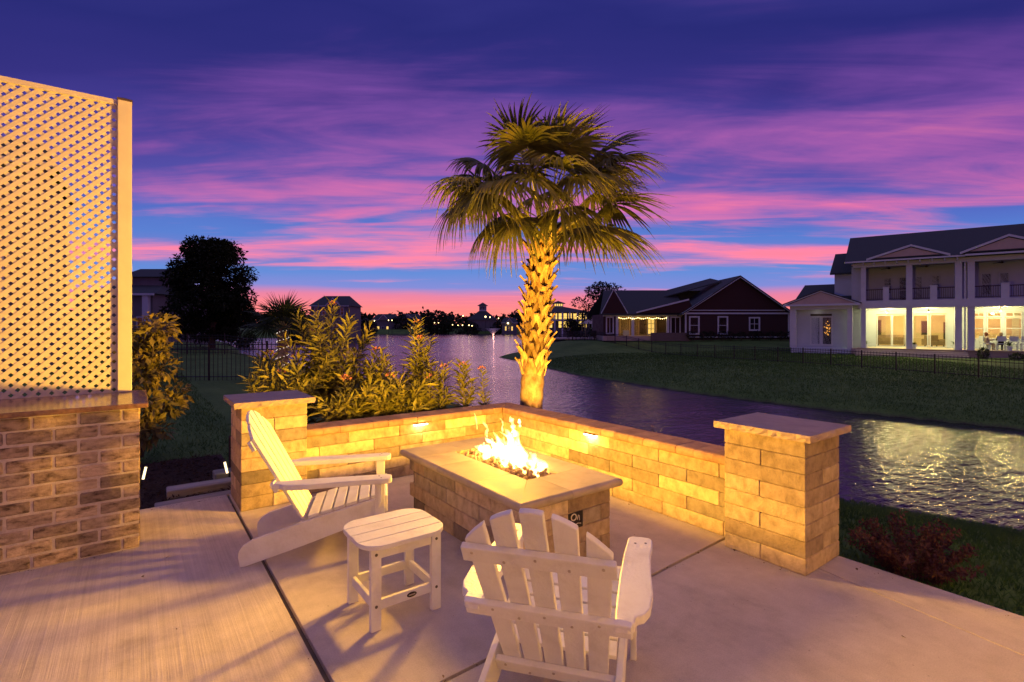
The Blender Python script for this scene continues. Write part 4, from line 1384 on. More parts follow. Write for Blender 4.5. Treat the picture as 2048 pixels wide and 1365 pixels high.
def broad_tree(name, label, u, d, h, rx, cat='tree', mat=None, seed=1, trunk_h=0.18, nb=46, per=150, ls=0.22, group=None, lobes=None, top=1.0, z=None):
    z0 = gz(u, d) if z is None else z
    t = thing(name, label, cat, W(u, d, z0), 0, group)
    r = random.Random(seed)
    blobs = []
    for k in range(nb):
        f = r.random()
        zz = h * (trunk_h + (1 - trunk_h) * f)
        prof = math.sin(PI * min(1, (0.12 + 0.88 * f)) ** 0.85) ** 0.6 * top + 0.12
        a = r.uniform(0, 2 * PI)
        rr = rx * prof * math.sqrt(r.random()) * 0.85
        s_ = rx * r.uniform(0.20, 0.34)
        blobs.append((rr * math.cos(a), rr * math.sin(a), min(zz, h - s_ * .7), s_, s_, s_ * 0.8))
    crown('crown', t, blobs, per, ls, mat or M_leaf_dk, seed)
    m_ = MB()
    m_.tube([(0, 0, -0.2), (0.03, 0.02, h * 0.3), (0, 0.05, h * 0.7)], [rx * 0.085, rx * 0.06, rx * 0.02], 9)
    for k in range(6):
        a = k * 1.05
        m_.tube([(0, 0, h * (0.2 + .07 * k)), (math.cos(a) * rx * .35, math.sin(a) * rx * .35, h * (0.36 + .07 * k)), (math.cos(a) * rx * .6, math.sin(a) * rx * .6, h * (0.45 + .07 * k))], [rx * .04, rx * .022, rx * .008], 6)
    m_.build('trunk', M_bark, t)
    return t


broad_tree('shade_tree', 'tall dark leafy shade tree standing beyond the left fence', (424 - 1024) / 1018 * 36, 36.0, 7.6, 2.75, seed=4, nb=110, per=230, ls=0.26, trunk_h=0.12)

# shrub at the corner of the brick counter
mg = thing('evergreen_shrub', 'tall broad-leaved shrub lit by the fire, behind the lattice post', 'shrub', W(-5.02, 6.9, -0.1))
r5 = random.Random(3)
bl = []
for k in range(26):
    f = r5.random()
    a = r5.uniform(0, 2 * PI)
    rr = (0.44 * (1 - 0.35 * f)) * math.sqrt(r5.random())
    bl.append((rr * math.cos(a), rr * math.sin(a), 0.35 + 1.5 * f, 0.2, 0.2, 0.17))
crown('foliage', mg, bl, 70, 0.125, M_leaf_mag, 5, aspect=0.5, shell=0.3)
ms = MB()
for k in range(5):
    a = k * 1.3
    ms.tube([(0, 0, 0), (0.15 * math.cos(a), 0.15 * math.sin(a), 0.8), (0.3 * math.cos(a), 0.3 * math.sin(a), 1.7)], [0.022, 0.014, 0.006], 6)
ms.build('stem', M_bark, mg)


def oleander(label, px, d, ztop, spread, nst, seed, z0=0.29, lean=(0, 0), flowers=2, ls=0.25):
    u = (px - 1024) / 1018 * d
    t = thing('flowering_shrub', label, 'shrub', W(u, d, z0), 0, 'flowering bushes behind the low wall')
    nrx = np.random.default_rng(seed)
    Hh = ztop - z0
    st = MB()
    Ps, Ds, Ls = [], [], []
    tips = []
    for k in range(nst):
        a = nrx.uniform(0, 2 * PI)
        sp_ = spread * math.sqrt(nrx.uniform(0.05, 1.0))
        h_ = Hh * (1.0 if k == 0 else nrx.uniform(0.45, 0.97))
        if k == 0:
            sp_ *= 0.3
        end = np.array([math.cos(a) * sp_ + lean[0] * h_, math.sin(a) * sp_ + lean[1] * h_, h_])
        midp = np.array([end[0] * 0.35, end[1] * 0.35, h_ * 0.55])
        pts = []
        for i in range(9):
            s_ = i / 8
            pts.append((1 - s_) ** 2 * np.array([0, 0, 0]) + 2 * s_ * (1 - s_) * midp + s_ * s_ * end)
        st.tube([tuple(p) for p in pts], [0.009 - 0.006 * i / 8 for i in range(9)], 5)
        nl = max(8, int(h_ / 0.05))
        for j in range(nl):
            s_ = 0.15 + 0.85 * (j + 0.5) / nl
            p = (1 - s_) ** 2 * np.array([0, 0, 0]) + 2 * s_ * (1 - s_) * midp + s_ * s_ * end
            tg = 2 * (1 - s_) * midp + 2 * s_ * (end - midp)
            tg = tg / np.linalg.norm(tg)
            for w in range(3):
                b = j * 1.05 + w * 2.094
                o1 = np.cross(tg, [0.3, 0.9, 0.1])
                o1 /= np.linalg.norm(o1)
                o2 = np.cross(tg, o1)
                dv = (o1 * math.cos(b) + o2 * math.sin(b)) * nrx.uniform(0.75, 1.1) + tg * (0.4 + 0.7 * s_ ** 3)
                Ps.append(p)
                Ds.append(dv)
                Ls.append(ls * nrx.uniform(0.5, 1.2) * (1 - 0.25 * s_ ** 4))
        tips.append(end)
    V, F = leaves(np.array(Ps), np.array(Ds), np.array(Ls), np.array(Ls) * 0.18, nrx, 0.25, 0.14)
    inst('foliage', np_mesh('foliage', V, F, M_leaf_ole), None, t)
    st.build('stem', M_stem, t)
    for k in range(min(flowers, len(tips))):
        e = tips[k]
        n = 26
        dv = sph(n, nrx)
        dv[:, 2] = np.abs(dv[:, 2]) * 0.8
        P = e + dv * 0.035
        Vf, Ff = leaves(P, dv + nrx.normal(0, .4, (n, 3)), np.full(n, 0.032), np.full(n, 0.024), nrx, 0.3, 0.1)
        inst('flower_cluster', np_mesh('flower_cluster', Vf, Ff, M_flower), None, t)
    return t


oleander('tallest flowering bush behind the left stone pillar, reaching up to the small palm', 655, 6.9, 1.98, 0.60, 20, 11, flowers=2)
oleander('tangled leafy bush leaning over the left end of the low wall', 598, 6.6, 1.28, 0.55, 18, 12, flowers=1)
oleander('leafy bush right of the tallest bush, over the left wall light', 735, 6.75, 1.36, 0.48, 16, 13, flowers=2)
oleander('upright flowering bush in the middle, standing clear against the lake', 828, 7.1, 1.72, 0.30, 9, 14, flowers=2)
oleander('low bush spilling over the coping between two taller bushes', 690, 6.25, 1.05, 0.50, 18, 15, flowers=1)
oleander('low leafy bush beside the upright flowering one', 790, 6.45, 1.05, 0.46, 16, 16, flowers=1)
oleander('single-stemmed sprig third from the palm trunk', 885, 6.9, 1.12, 0.12, 4, 17, flowers=1)
oleander('flowering sprig second from the palm trunk', 930, 7.0, 1.14, 0.12, 4, 18, flowers=1)
oleander('flowering sprig nearest the palm trunk', 968, 7.05, 1.08, 0.10, 3, 19, flowers=1, ls=0.17)
oleander('sparse arching bush at the far left of the flower bed', 545, 6.9, 1.30, 0.42, 9, 20, z0=0.0, flowers=1)

oleander('low arching bush filling the bed just left of the single-stemmed sprigs', 858, 6.75, 1.0, 0.34, 11, 23, flowers=1)
oleander('low bush in the bed between the leafy bush and the upright one', 775, 6.9, 1.18, 0.36, 12, 24, flowers=1)
oleander('low bush at the left end of the bed, tucked behind the stone pillar', 560, 6.5, 1.08, 0.40, 11, 25, z0=0.1, flowers=1)

# reddish shrub on the lawn by the patio edge, and twigs behind the wall
def twiggy(name, label, pos, h, spread, nst, seed, mat, ls, step, group=None):
    t = thing(name, label, 'shrub', pos, 0, group)
    nrx = np.random.default_rng(seed)
    st = MB()
    Ps, Ds = [], []
    for k in range(nst):
        a = nrx.uniform(0, 2 * PI)
        sp_ = spread * math.sqrt(nrx.uniform(0, 1))
        h_ = h * nrx.uniform(0.45, 1.0) * (1 - 0.35 * sp_ / spread)
        end = np.array([math.cos(a) * sp_ * 1.15, math.sin(a) * sp_ * 1.15, h_])
        b0 = end * np.array([0.35, 0.35, 0.0])
        midp = end * 0.55 + np.array([0, 0, h_ * 0.05])
        pts = [(1 - s_) ** 2 * b0 + 2 * s_ * (1 - s_) * midp + s_ * s_ * end for s_ in np.linspace(0, 1, 6)]
        st.tube([tuple(p) for p in pts], [0.005 - 0.0035 * i / 5 for i in range(6)], 4)
        n = int(np.linalg.norm(end) / step)
        for j in range(n):
            s_ = 0.1 + 0.9 * j / n
            p = (1 - s_) ** 2 * b0 + 2 * s_ * (1 - s_) * midp + s_ * s_ * end
            for q_ in range(3):
                Ps.append(p + nrx.normal(0, 0.012, 3))
                dv = nrx.normal(0, 1, 3) + np.array([0, 0, 0.7])
                Ds.append(dv)
    Ps = np.array(Ps)
    n = len(Ps)
    V, F = leaves(Ps, np.array(Ds), nrx.uniform(0.6, 1.25, n) * ls, nrx.uniform(0.6, 1.1, n) * ls * 0.5, nrx, 0.2, 0.1)
    inst('foliage', np_mesh('foliage', V, F, mat), None, t)
    st.build('stem', M_bark, t)
    return t


twiggy('reddish_shrub', 'dark reddish low shrub on the lawn along the patio edge', (4.50, 1.22, -0.12), 0.50, 0.36, 56, 31, M_leaf_lor, 0.036, 0.014)
twiggy('reddish_shrub', 'sparse reddish twigs showing above the lake-side wall, nearer the stone pillar', (4.45, 3.55, -0.15), 0.93, 0.20, 10, 32, M_leaf_lor, 0.03, 0.03)
twiggy('reddish_shrub', 'small pale-tipped sprig showing above the lake-side wall, nearer the palm', (4.50, 3.95, -0.15), 1.02, 0.12, 6, 33, M_leaf_lor, 0.03, 0.03)

ORD = ['first', 'second', 'third', 'fourth', 'fifth', 'sixth', 'seventh', 'eighth', 'ninth', 'tenth', 'eleventh', 'twelfth']
# ------------------------------------------------------------------ houses
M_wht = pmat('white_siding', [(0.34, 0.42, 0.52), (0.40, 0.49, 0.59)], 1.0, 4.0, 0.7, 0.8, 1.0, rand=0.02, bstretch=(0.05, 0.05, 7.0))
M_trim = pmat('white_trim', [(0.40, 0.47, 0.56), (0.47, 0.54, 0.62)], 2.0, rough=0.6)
M_roof = pmat('dark_shingle', [(0.022, 0.032, 0.036), (0.045, 0.060, 0.064)], 9.0, 7.0, 0.9, 1.0, 5.0, stretch=(0.6, 0.6, 3.0), bstretch=(0.4, 0.4, 5))
M_red = pmat('dark_red_siding', [(0.026, 0.013, 0.016), (0.040, 0.019, 0.022)], 2.0, 4.0, 0.75)
M_redshake = pmat('dark_red_shake', [(0.026, 0.012, 0.013), (0.045, 0.018, 0.018)], 14.0, 4.0, 0.85)
M_soffit = pmat('soffit', [(0.35, 0.30, 0.27), (0.42, 0.36, 0.32)], 2.0, rough=0.8)
M_cream = pmat('cream_wall', [(0.66, 0.55, 0.34), (0.74, 0.63, 0.42)], 1.5, 4.0, 0.8)
M_woodfl = pmat('porch_floor', [(0.36, 0.33, 0.28), (0.48, 0.44, 0.38)], 4.0, rough=0.6)
M_glass = gmat('window_glass')
M_glassdk = pmat('dark_window_glass', [(0.012, 0.014, 0.02), (0.02, 0.022, 0.03)], 1.0, rough=0.08, spec=0.7, rvar=0.02)
M_blind = pmat('window_blind', [(0.30, 0.34, 0.40), (0.38, 0.42, 0.47)], 1.0, rough=0.5)
M_litwin = emat('lit_window', (1.0, 0.62, 0.14), 1.15)
M_grey = pmat('grey_siding', [(0.10, 0.11, 0.125), (0.14, 0.15, 0.17)], 1.0, rough=0.8)
M_brickfar = pmat('far_brick', [(0.09, 0.075, 0.075), (0.13, 0.11, 0.105)], 8.0, rough=0.85)
M_furn = pmat('furniture_tan', [(0.25, 0.19, 0.12), (0.36, 0.28, 0.18)], 5.0, rough=0.8)
M_dark = pmat('dark_furniture', [(0.02, 0.018, 0.017), (0.04, 0.035, 0.03)], 5.0, rough=0.6)
M_bulb = emat('warm_bulb', (1.0, 0.70, 0.25), 8.0)


def part(name, mat, parent, *boxes, **kw):
    m_ = MB()
    for b in boxes:
        m_.box(*b)
    return m_.build(name, mat, parent, **kw)


def window(parent, x0, x1, z0, z1, y, pane=None, fr=None, nx=1, nz=2, fw=0.09, out=0.05, name='window'):
    """frame with panes; y is the wall face that looks toward -Y"""
    fr = fr or M_trim
    pane = pane or M_glassdk
    w = empty(name, (x0, y, z0), 0, parent)
    W_, H_ = x1 - x0, z1 - z0
    part('frame', fr, w, (-fw, 0, -out, 0.03, -fw, H_ + fw), (W_, W_ + fw, -out, 0.03, -fw, H_ + fw), (0, W_, -out, 0.03, H_, H_ + fw), (0, W_, -out, 0.03, -fw, 0))
    mw = 0.028
    for i in range(nx):
        for j in range(nz):
            part('pane', pane, w, (W_ * i / nx + mw, W_ * (i + 1) / nx - mw, 0.0, 0.015, H_ * j / nz + mw, H_ * (j + 1) / nz - mw))
    bars = [(W_ * i / nx - mw, W_ * i / nx + mw, -0.02, 0.02, 0, H_) for i in range(1, nx)] + [(0, W_, -0.022, 0.022, H_ * j / nz - mw, H_ * j / nz + mw) for j in range(1, nz)]
    bars += [(0, mw, -.018, .022, 0, H_), (W_ - mw, W_, -.018, .022, 0, H_), (mw, W_ - mw, -.018, .022, 0, mw), (mw, W_ - mw, -.018, .022, H_ - mw, H_)]
    part('glazing_bar', fr, w, *bars)
    return w


def gable_prism(x0, x1, zb, xp, zp, y0, y1):
    return MB().prism([(x0, zb), (x1, zb), (xp, zp)], y0, y1, 'xz')


def roof_slab(p0, p1, p2, p3, t=0.12):
    """four corners (counter-clockwise from above) thickened downward"""
    a = [Vector(p) for p in (p0, p1, p2, p3)]
    b = [p - Vector((0, 0, t)) for p in a]
    return MB().add(a + b, [(0, 1, 2, 3), (7, 6, 5, 4), (0, 4, 5, 1), (1, 5, 6, 2), (2, 6, 7, 3), (3, 7, 4, 0)])


def raking(parent, x0, z0, xp, zp, x1, z1, y, w=0.16, t=0.06):
    """white trim boards along a gable"""
    for (a, b) in (((x0, z0), (xp, zp)), ((xp, zp), (x1, z1))):
        MB().prism([(a[0], a[1]), (b[0], b[1]), (b[0], b[1] + w), (a[0], a[1] + w)], y - t, y, 'xz').build('rake_trim', M_trim, parent)


# --- white two-storey house with porches
wo = W(26.41336, 38.0, 0.0)
ewx, ewy = VX * -0.58783 + RX * 0.80899, VY * -0.58783 + RY * 0.80899
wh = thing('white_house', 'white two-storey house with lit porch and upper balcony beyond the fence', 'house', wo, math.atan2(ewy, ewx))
XE = 10.4
PY = 3.0
ops = [(0.62, 2.50), (2.80, 4.86)]
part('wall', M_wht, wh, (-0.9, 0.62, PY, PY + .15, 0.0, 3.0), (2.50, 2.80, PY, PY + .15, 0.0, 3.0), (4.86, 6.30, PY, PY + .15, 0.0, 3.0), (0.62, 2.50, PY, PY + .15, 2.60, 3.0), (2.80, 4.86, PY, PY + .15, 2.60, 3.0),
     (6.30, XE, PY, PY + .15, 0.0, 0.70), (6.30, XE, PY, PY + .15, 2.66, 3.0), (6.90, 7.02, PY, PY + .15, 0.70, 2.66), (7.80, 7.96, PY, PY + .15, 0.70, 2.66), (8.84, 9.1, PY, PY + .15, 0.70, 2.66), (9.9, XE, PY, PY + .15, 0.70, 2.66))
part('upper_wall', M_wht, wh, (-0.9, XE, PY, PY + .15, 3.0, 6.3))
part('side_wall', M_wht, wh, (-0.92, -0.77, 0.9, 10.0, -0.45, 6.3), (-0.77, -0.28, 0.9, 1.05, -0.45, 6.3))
part('rear_wall', M_cream, wh, (-0.76, XE, 8.0, 8.15, 0.0, 3.0))
part('inner_floor', M_woodfl, wh, (-0.76, XE, PY + .15, 8.0, -0.1, 0.02))
part('inner_ceiling', M_cream, wh, (-0.76, XE, PY + .15, 8.0, 2.9, 3.0))
part('partition', M_cream, wh, (5.6, 5.75, PY + .15, 8.0, 0.02, 2.9))
part('foundation', M_soffit, wh, (-0.9, XE, 0.0, PY, -0.75, -0.02), (-0.9, XE, PY, 10.0, -0.75, -0.1))
part('porch_floor', M_woodfl, wh, (-0.55, XE, -0.15, PY, -0.018, 0.03))
for k in range(3):
    part('step', M_woodfl, wh, (-0.62, 5.66, -0.35 * (k + 1) - 0.15, -0.35 * k - 0.151, -0.75, -0.10 - 0.13 * k))
part('balcony_beam', M_trim, wh, (-0.45, XE, -0.06, 0.34, 2.97, 3.53))
part('balcony_floor', M_trim, wh, (-0.45, XE, 0.341, PY, 3.0, 3.35))
part('porch_ceiling', M_trim, wh, (-0.45, XE, 0.341, PY - .001, 2.955, 2.999))
part('upper_porch_ceiling', M_soffit, wh, (-0.9, XE, 0.0, PY, 6.2, 6.28))
for x0, x1 in ((-0.30, 0.01), (2.38, 2.74), (5.04, 5.41), (5.69, 6.06), (8.75, 9.1)):
    part('column', M_trim, wh, (x0, x1, 0.0, x1 - x0, 0.03, 2.969))
    part('column', M_trim, wh, (x0, x1, 0.0, x1 - x0, 3.531, 6.039))
part('downspout', M_trim, wh, (5.52, 5.60, -0.02, 0.06, -0.5, 6.0))
part('eave_beam', M_trim, wh, (-0.8, XE, -0.05, 0.35, 6.04, 6.36))
part('gutter', M_trim, wh, (-1.3, 5.5, -0.62, -0.50, 6.36, 6.47), (5.5, XE + .5, -0.72, -0.60, 6.38, 6.50))
for k in range(9):
    part('rafter_tail', M_trim, wh, (-0.2 + 0.66 * k, -0.12 + 0.66 * k, -0.5, -0.051, 6.18, 6.34))
rf = roof_slab((-1.3, -0.6, 6.50), (XE + .6, -0.6, 6.50), (XE + .6, 4.2, 8.92), (-1.15, 4.2, 8.92), 0.14)
rf.add(*(lambda q_: (q_.v, q_.f))(roof_slab((-1.15, 4.201, 8.92), (XE + .6, 4.201, 8.92), (XE + .6, 9.8, 6.4), (-1.3, 9.8, 6.4), 0.14)))
roof = rf.build('roof', M_roof, wh)
gable_prism(-0.92 + 0.0, -0.77, 6.29, -0.84, 6.3, 0, 0.01)
MB().prism([(0.2, 6.29), (8.8, 6.29), (4.2, 8.7)], -0.90, -0.79, 'yz').build('gable_wall', M_wht, wh)
for x0, xp, x1, zb, zp, yf in ((0.29, 2.63, 4.50, 6.52, 7.27, -0.58), (5.48, 7.63, 9.9, 6.56, 7.46, -0.68)):
    dm = MB()
    dm.add([(x0 - .25, yf, zb), (xp, yf, zp + .10), (xp, 2.2, zp + .10), (x0 - .25, 1.0, zb)], [(0, 1, 2, 3)])
    dm.add([(x1 + .25, yf, zb), (xp, yf, zp + .10), (xp, 2.2, zp + .10), (x1 + .25, 1.0, zb)], [(3, 2, 1, 0)])
    dm.build('gable_roof', M_roof, wh)
    gable_prism(x0 + .12, x1 - .12, zb + .05, xp, zp - .04, yf + .03, yf + .5).build('gable_face', M_soffit, wh)
    raking(wh, x0 - .25, zb - .06, xp, zp + .02, x1 + .25, zb - .06, yf - .001, 0.15, 0.05)
    part('gable_shelf', M_roof, wh, (x0 + .1, x1 - .1, yf - .03, yf + .029, zb + .02, zb + .10))
# set-back upper block on the left with its own roof
part('rear_block', M_wht, wh, (-2.2, -0.93, 3.5, 8.5, 3.3, 6.0))
roof_slab((-2.5, 3.1, 6.0), (-1.0, 3.1, 6.0), (-1.0, 6.0, 7.9), (-2.3, 6.0, 7.9), 0.14).build('rear_roof', M_roof, wh)
# one-storey wing with a low gable
part('wing_wall', M_wht, wh, (-4.95, -0.93, 0.75, 0.9, -0.5, 3.05), (-4.95, -4.8, 0.9, 8.0, -0.5, 3.05), (-4.95, -0.93, 0.0, 0.75, -0.5, -0.05))
part('wing_beam', M_trim, wh, (-5.02, -0.82, -0.02, 0.36, 2.95, 3.30))
part('column', M_trim, wh, (-5.02, -4.58, 0.0, 0.36, -0.05, 2.949))
part('column', M_trim, wh, (-1.16, -0.82, 0.0, 0.36, -0.05, 2.949))
gable_prism(-5.1, -0.6, 3.36, -2.86, 4.30, -0.25, 0.3).build('gable_face', M_soffit, wh)
raking(wh, -5.45, 3.28, -2.86, 4.33, -0.32, 3.28, -0.251, 0.13, 0.08)
part('gutter', M_trim, wh, (-5.45, -0.32, -0.40, -0.26, 3.22, 3.36))
wr = roof_slab((-5.5, -0.35, 3.42), (-2.86, -0.35, 4.47), (-2.86, 5.0, 4.47), (-5.5, 5.0, 3.42), 0.08)
wr.add(*(lambda q_: (q_.v, q_.f))(roof_slab((-2.859, -0.35, 4.47), (-0.25, -0.35, 3.42), (-0.25, 5.0, 3.42), (-2.859, 5.0, 4.47), 0.08)))
wr.build('wing_roof', M_roof, wh)
roof_slab((-5.0, 3.0, 3.9), (-1.0, 3.0, 3.9), (-1.0, 6.0, 5.3), (-4.6, 6.0, 5.3), 0.1).build('wing_roof', M_roof, wh)
for x0 in (-3.62, -2.84):
    dr_ = window(wh, x0, x0 + 0.62, 0.20, 2.35, 0.75, M_glassdk, M_trim, 1, 1, 0.07, 0.05, 'door')
    part('handle', M_dark, dr_, (0.53, 0.56, -0.07, -0.051, 0.85, 1.0))
part('transom', M_dark, wh, (-3.65, -2.2, 0.70, 0.7485, 2.46, 2.62))
# sliding doors, windows
for x0, x1 in ((0.68, 1.56), (1.64, 2.46), (2.88, 3.76), (3.90, 4.80)):
    window(wh, x0, x1, 0.10, 2.50, PY, M_glass, M_trim, 1, 1, 0.035, 0.04, 'sliding_door')
for x0, x1 in ((6.32, 6.86), (7.06, 7.76), (8.00, 8.80), (9.14, 9.86)):
    window(wh, x0, x1, 0.76, 2.22, PY, M_glass, M_trim, 1, 2, 0.035, 0.04)
    window(wh, x0, x1, 2.34, 2.60, PY, M_glass, M_trim, 2, 1, 0.035, 0.04, 'transom_window')
for x0, x1, z0 in ((1.10, 1.55, 4.2), (2.05, 2.50, 3.42), (2.95, 3.42, 3.6), (3.98, 4.42, 4.3), (6.75, 7.25, 3.9), (7.70, 8.15, 3.9)):
    window(wh, x0, x1, z0, 5.4, PY, M_glassdk, M_wht, 1, 2, 0.08, 0.04)
# balcony rail
rl = MB()
for x0, x1 in ((0.01, 1.04), (1.39, 2.38), (2.74, 3.72), (4.10, 5.04), (6.06, 7.35), (7.76, 8.75)):
    rl = MB()
    rl.box(x0, x1, 0.12, 0.17, 4.32, 4.38).box(x0, x1, 0.12, 0.17, 3.62, 3.66)
    n = int((x1 - x0) / 0.11)
    for k in range(1, n):
        xx = x0 + (x1 - x0) * k / n
        rl.box(xx - .011, xx + .011, 0.135, 0.157, 3.66, 4.32)
    rl.build('railing', M_black, wh)
for x0, x1 in ((1.04, 1.39), (3.72, 4.10), (7.35, 7.76)):
    part('newel', M_trim, wh, (x0, x1, 0.0, 0.30, 3.5305, 4.47), (x0 - .03, x1 + .03, -.03, .33, 4.47, 4.53))


def fan(parent, x, y, z, rz, lit):
    f = empty('ceiling_fan', (x, y, z), rz, parent)
    MB().tube([(0, 0, 0), (0, 0, -0.14)], 0.02, 8).tube([(0, 0, -0.14), (0, 0, -0.24)], [0.09, 0.07], 12).build('motor', M_dark, f)
    b = MB()
    for k in range(3):
        a = k * 2 * PI / 3
        c_, s_ = math.cos(a), math.sin(a)
        b.add([(c_ * .08 - s_ * w, s_ * .08 + c_ * w, -0.18 + w * .2) if r == 0 else (c_ * .66 - s_ * w * 1.3, s_ * .66 + c_ * w * 1.3, -0.18 + w * .2) for r, w in ((0, -.05), (1, -.05), (1, .05), (0, .05))], [(0, 1, 2, 3)])
    b.build('blade', M_dark, f)
    if lit:
        MB().tube([(0, 0, -0.241), (0, 0, -0.27), (0, 0, -0.30)], [0.06, 0.055, 0.02], 10).build('globe', emat('fan_light', (1.0, 0.82, 0.5), 9.0), f)
        lamp('bulb', f, (0, 0, -0.36), 300.0, (1.0, 0.74, 0.26), 0.08)
    return f


fan(wh, 1.28, 1.5, 2.95, 0.2, True)
fan(wh, 3.72, 1.5, 2.95, 0.9, True)
fan(wh, 7.55, 1.5, 2.95, 0.4, True)
fan(wh, 1.4, 1.5, 6.19, 0.3, False)
fan(wh, 3.6, 1.5, 6.19, 0.7, False)
fan(wh, 7.6, 1.5, 6.19, 0.1, False)
lamp('room_light', wh, (1.6, 5.5, 2.5), 130.0, (1.0, 0.66, 0.20), 0.15)
lamp('room_light', wh, (4.0, 5.5, 2.5), 130.0, (1.0, 0.66, 0.20), 0.15)
lamp('room_light', wh, (7.8, 5.5, 2.4), 200.0, (1.0, 0.64, 0.18), 0.15)
lamp('upper_light', wh, (-3.2, 0.35, 2.7), 1.2, (1.0, 0.8, 0.6), 0.1)
wreath = MB()
for k in range(26):
    a = rng.uniform(0, 2 * PI)
    wreath.box(*(lambda x, z: (x - .025, x + .025, 0.66, 0.69, z - .03, z + .03))(-2.50 + 0.22 * math.cos(a) * rng.random(), 1.45 + 0.62 * math.sin(a) * rng.random()))
wreath.build('wreath', emat('wreath_lights', (1.0, 0.42, 0.08), 1.0), wh)


def hl(x, y, z=0.0):
    """white-house local point to world"""
    c, s_ = math.cos(wh.rotation_euler[2]), math.sin(wh.rotation_euler[2])
    return Vector((wo.x + c * x - s_ * y, wo.y + s_ * x + c * y, z))


HR = wh.rotation_euler[2]


def dining_chair(label, x, y, rz, group=None):
    t = thing('dining_chair', label, 'chair', hl(x, y, 0.031), HR + rz, group)
    part('seat', M_trim, t, (-.21, .21, -.21, .21, .42, .46))
    part('backrest', M_trim, t, (-.22, .22, -.23, -.19, .60, .95))
    for sx in (-1, 1):
        for sy in (-1, 1):
            part('leg', M_trim, t, (sx * .19 - .018, sx * .19 + .018, sy * .19 - .018, sy * .19 + .018, 0, .42))
    part('backrest_post', M_trim, t, (-.21, -.18, -.225, -.195, .46, .60), (.18, .21, -.225, -.195, .46, .60))
    return t


for k, (x, lb) in enumerate(((7.45, 'white dining chair with a seated person in black on the lit porch'), (8.05, 'white dining chair on the lit porch, next to the seated person in black'), (8.62, 'white dining chair at the far end of the porch table, by the picture edge'))):
    dining_chair(lb, x, 0.75, 0.0, 'white dining chairs on the lit porch')
dt = thing('dining_table', 'long white table on the lit porch of the white house', 'table', hl(7.9, 1.35, 0.031), HR)
part('tabletop', M_trim, dt, (-1.1, 1.1, -.4, .4, .72, .76))
for sx in (-1, 1):
    for sy in (-1, 1):
        part('leg', M_trim, dt, (sx * 1.0 - .035, sx * 1.0 + .035, sy * .32 - .035, sy * .32 + .035, 0, .72))


def skin_person(label, loc, rz, joints, edges, radii, mats):
    """one continuous body grown from a joint skeleton"""
    t = thing('person', label, 'person', loc, rz)
    me = bpy.data.meshes.new('body')
    me.from_pydata(joints, edges, [])
    o = inst('body', me, mats[0], t)
    md = o.modifiers.new('skin', 'SKIN')
    for i, r in enumerate(radii):
        me.skin_vertices[0].data[i].radius = (r, r)
    me.skin_vertices[0].data[0].use_root = True
    o.modifiers.new('sub', 'SUBSURF').levels = 1
    o.modifiers['sub'].render_levels = 1
    return t


# seated skeleton: 0 pelvis 1 waist 2 chest 3 neck 4 head 5 crown, arms, legs; faces +Y
SJ = [(0, 0, .52), (0, .02, .68), (0, .03, .86), (0, .04, 1.0), (0, .07, 1.10), (0, .07, 1.22),
      (-.17, .03, .94), (-.22, .12, .72), (-.14, .34, .74), (.17, .03, .94), (.22, .12, .72), (.14, .34, .74),
      (-.09, .10, .50), (-.11, .44, .50), (-.11, .46, .08), (-.11, .60, .05), (.09, .10, .50), (.11, .44, .50), (.11, .46, .08), (.11, .60, .05)]
SE = [(0, 1), (1, 2), (2, 3), (3, 4), (4, 5), (2, 6), (6, 7), (7, 8), (2, 9), (9, 10), (10, 11), (0, 12), (12, 13), (13, 14), (14, 15), (0, 16), (16, 17), (17, 18), (18, 19)]
SR = [.14, .13, .15, .055, .09, .07, .06, .045, .03, .06, .045, .03, .085, .065, .045, .04, .085, .065, .045, .04]
M_blackcl = pmat('black_clothes', [(0.012, 0.011, 0.012), (0.02, 0.018, 0.02)], 9.0, rough=0.9)
M_palecl = pmat('pale_clothes', [(0.42, 0.34, 0.28), (0.58, 0.50, 0.42)], 9.0, rough=0.9)
M_hairb = pmat('blond_hair', [(0.30, 0.20, 0.10), (0.42, 0.30, 0.16)], 30.0, rough=0.7)
M_hairr = pmat('auburn_hair', [(0.16, 0.06, 0.03), (0.24, 0.10, 0.05)], 30.0, rough=0.7)
M_skin = pmat('skin', [(0.46, 0.30, 0.22), (0.52, 0.35, 0.26)], 8.0, rough=0.6)


def head_parts(t, hair):
    MB().tube([(0, .085, 1.04), (0, .10, 1.10), (0, .10, 1.18), (0, .09, 1.23)], [.05, .085, .088, .05], 12).build('face', M_skin, t, smooth=True)
    MB().tube([(0, .02, .98), (0, .03, 1.08), (0, .045, 1.18), (0, .06, 1.26), (0, .07, 1.275)], [.05, .10, .112, .085, .03], 12).build('hair', hair, t, smooth=True)


pA = skin_person('person in black seated at the porch table with back to the lawn', hl(7.45, 0.72, -0.045), HR, SJ, SE, SR, [M_blackcl])
head_parts(pA, M_hairb)
pB = skin_person('person in pale clothes seated at the end of the porch table, leaning in', hl(6.72, 1.05, -0.045), HR - 1.2, SJ, SE, SR, [M_palecl])
head_parts(pB, M_hairr)
dining_chair('white chair at the head of the porch table under the person in pale clothes', 6.70, 1.06, -1.2, 'white dining chairs on the lit porch')


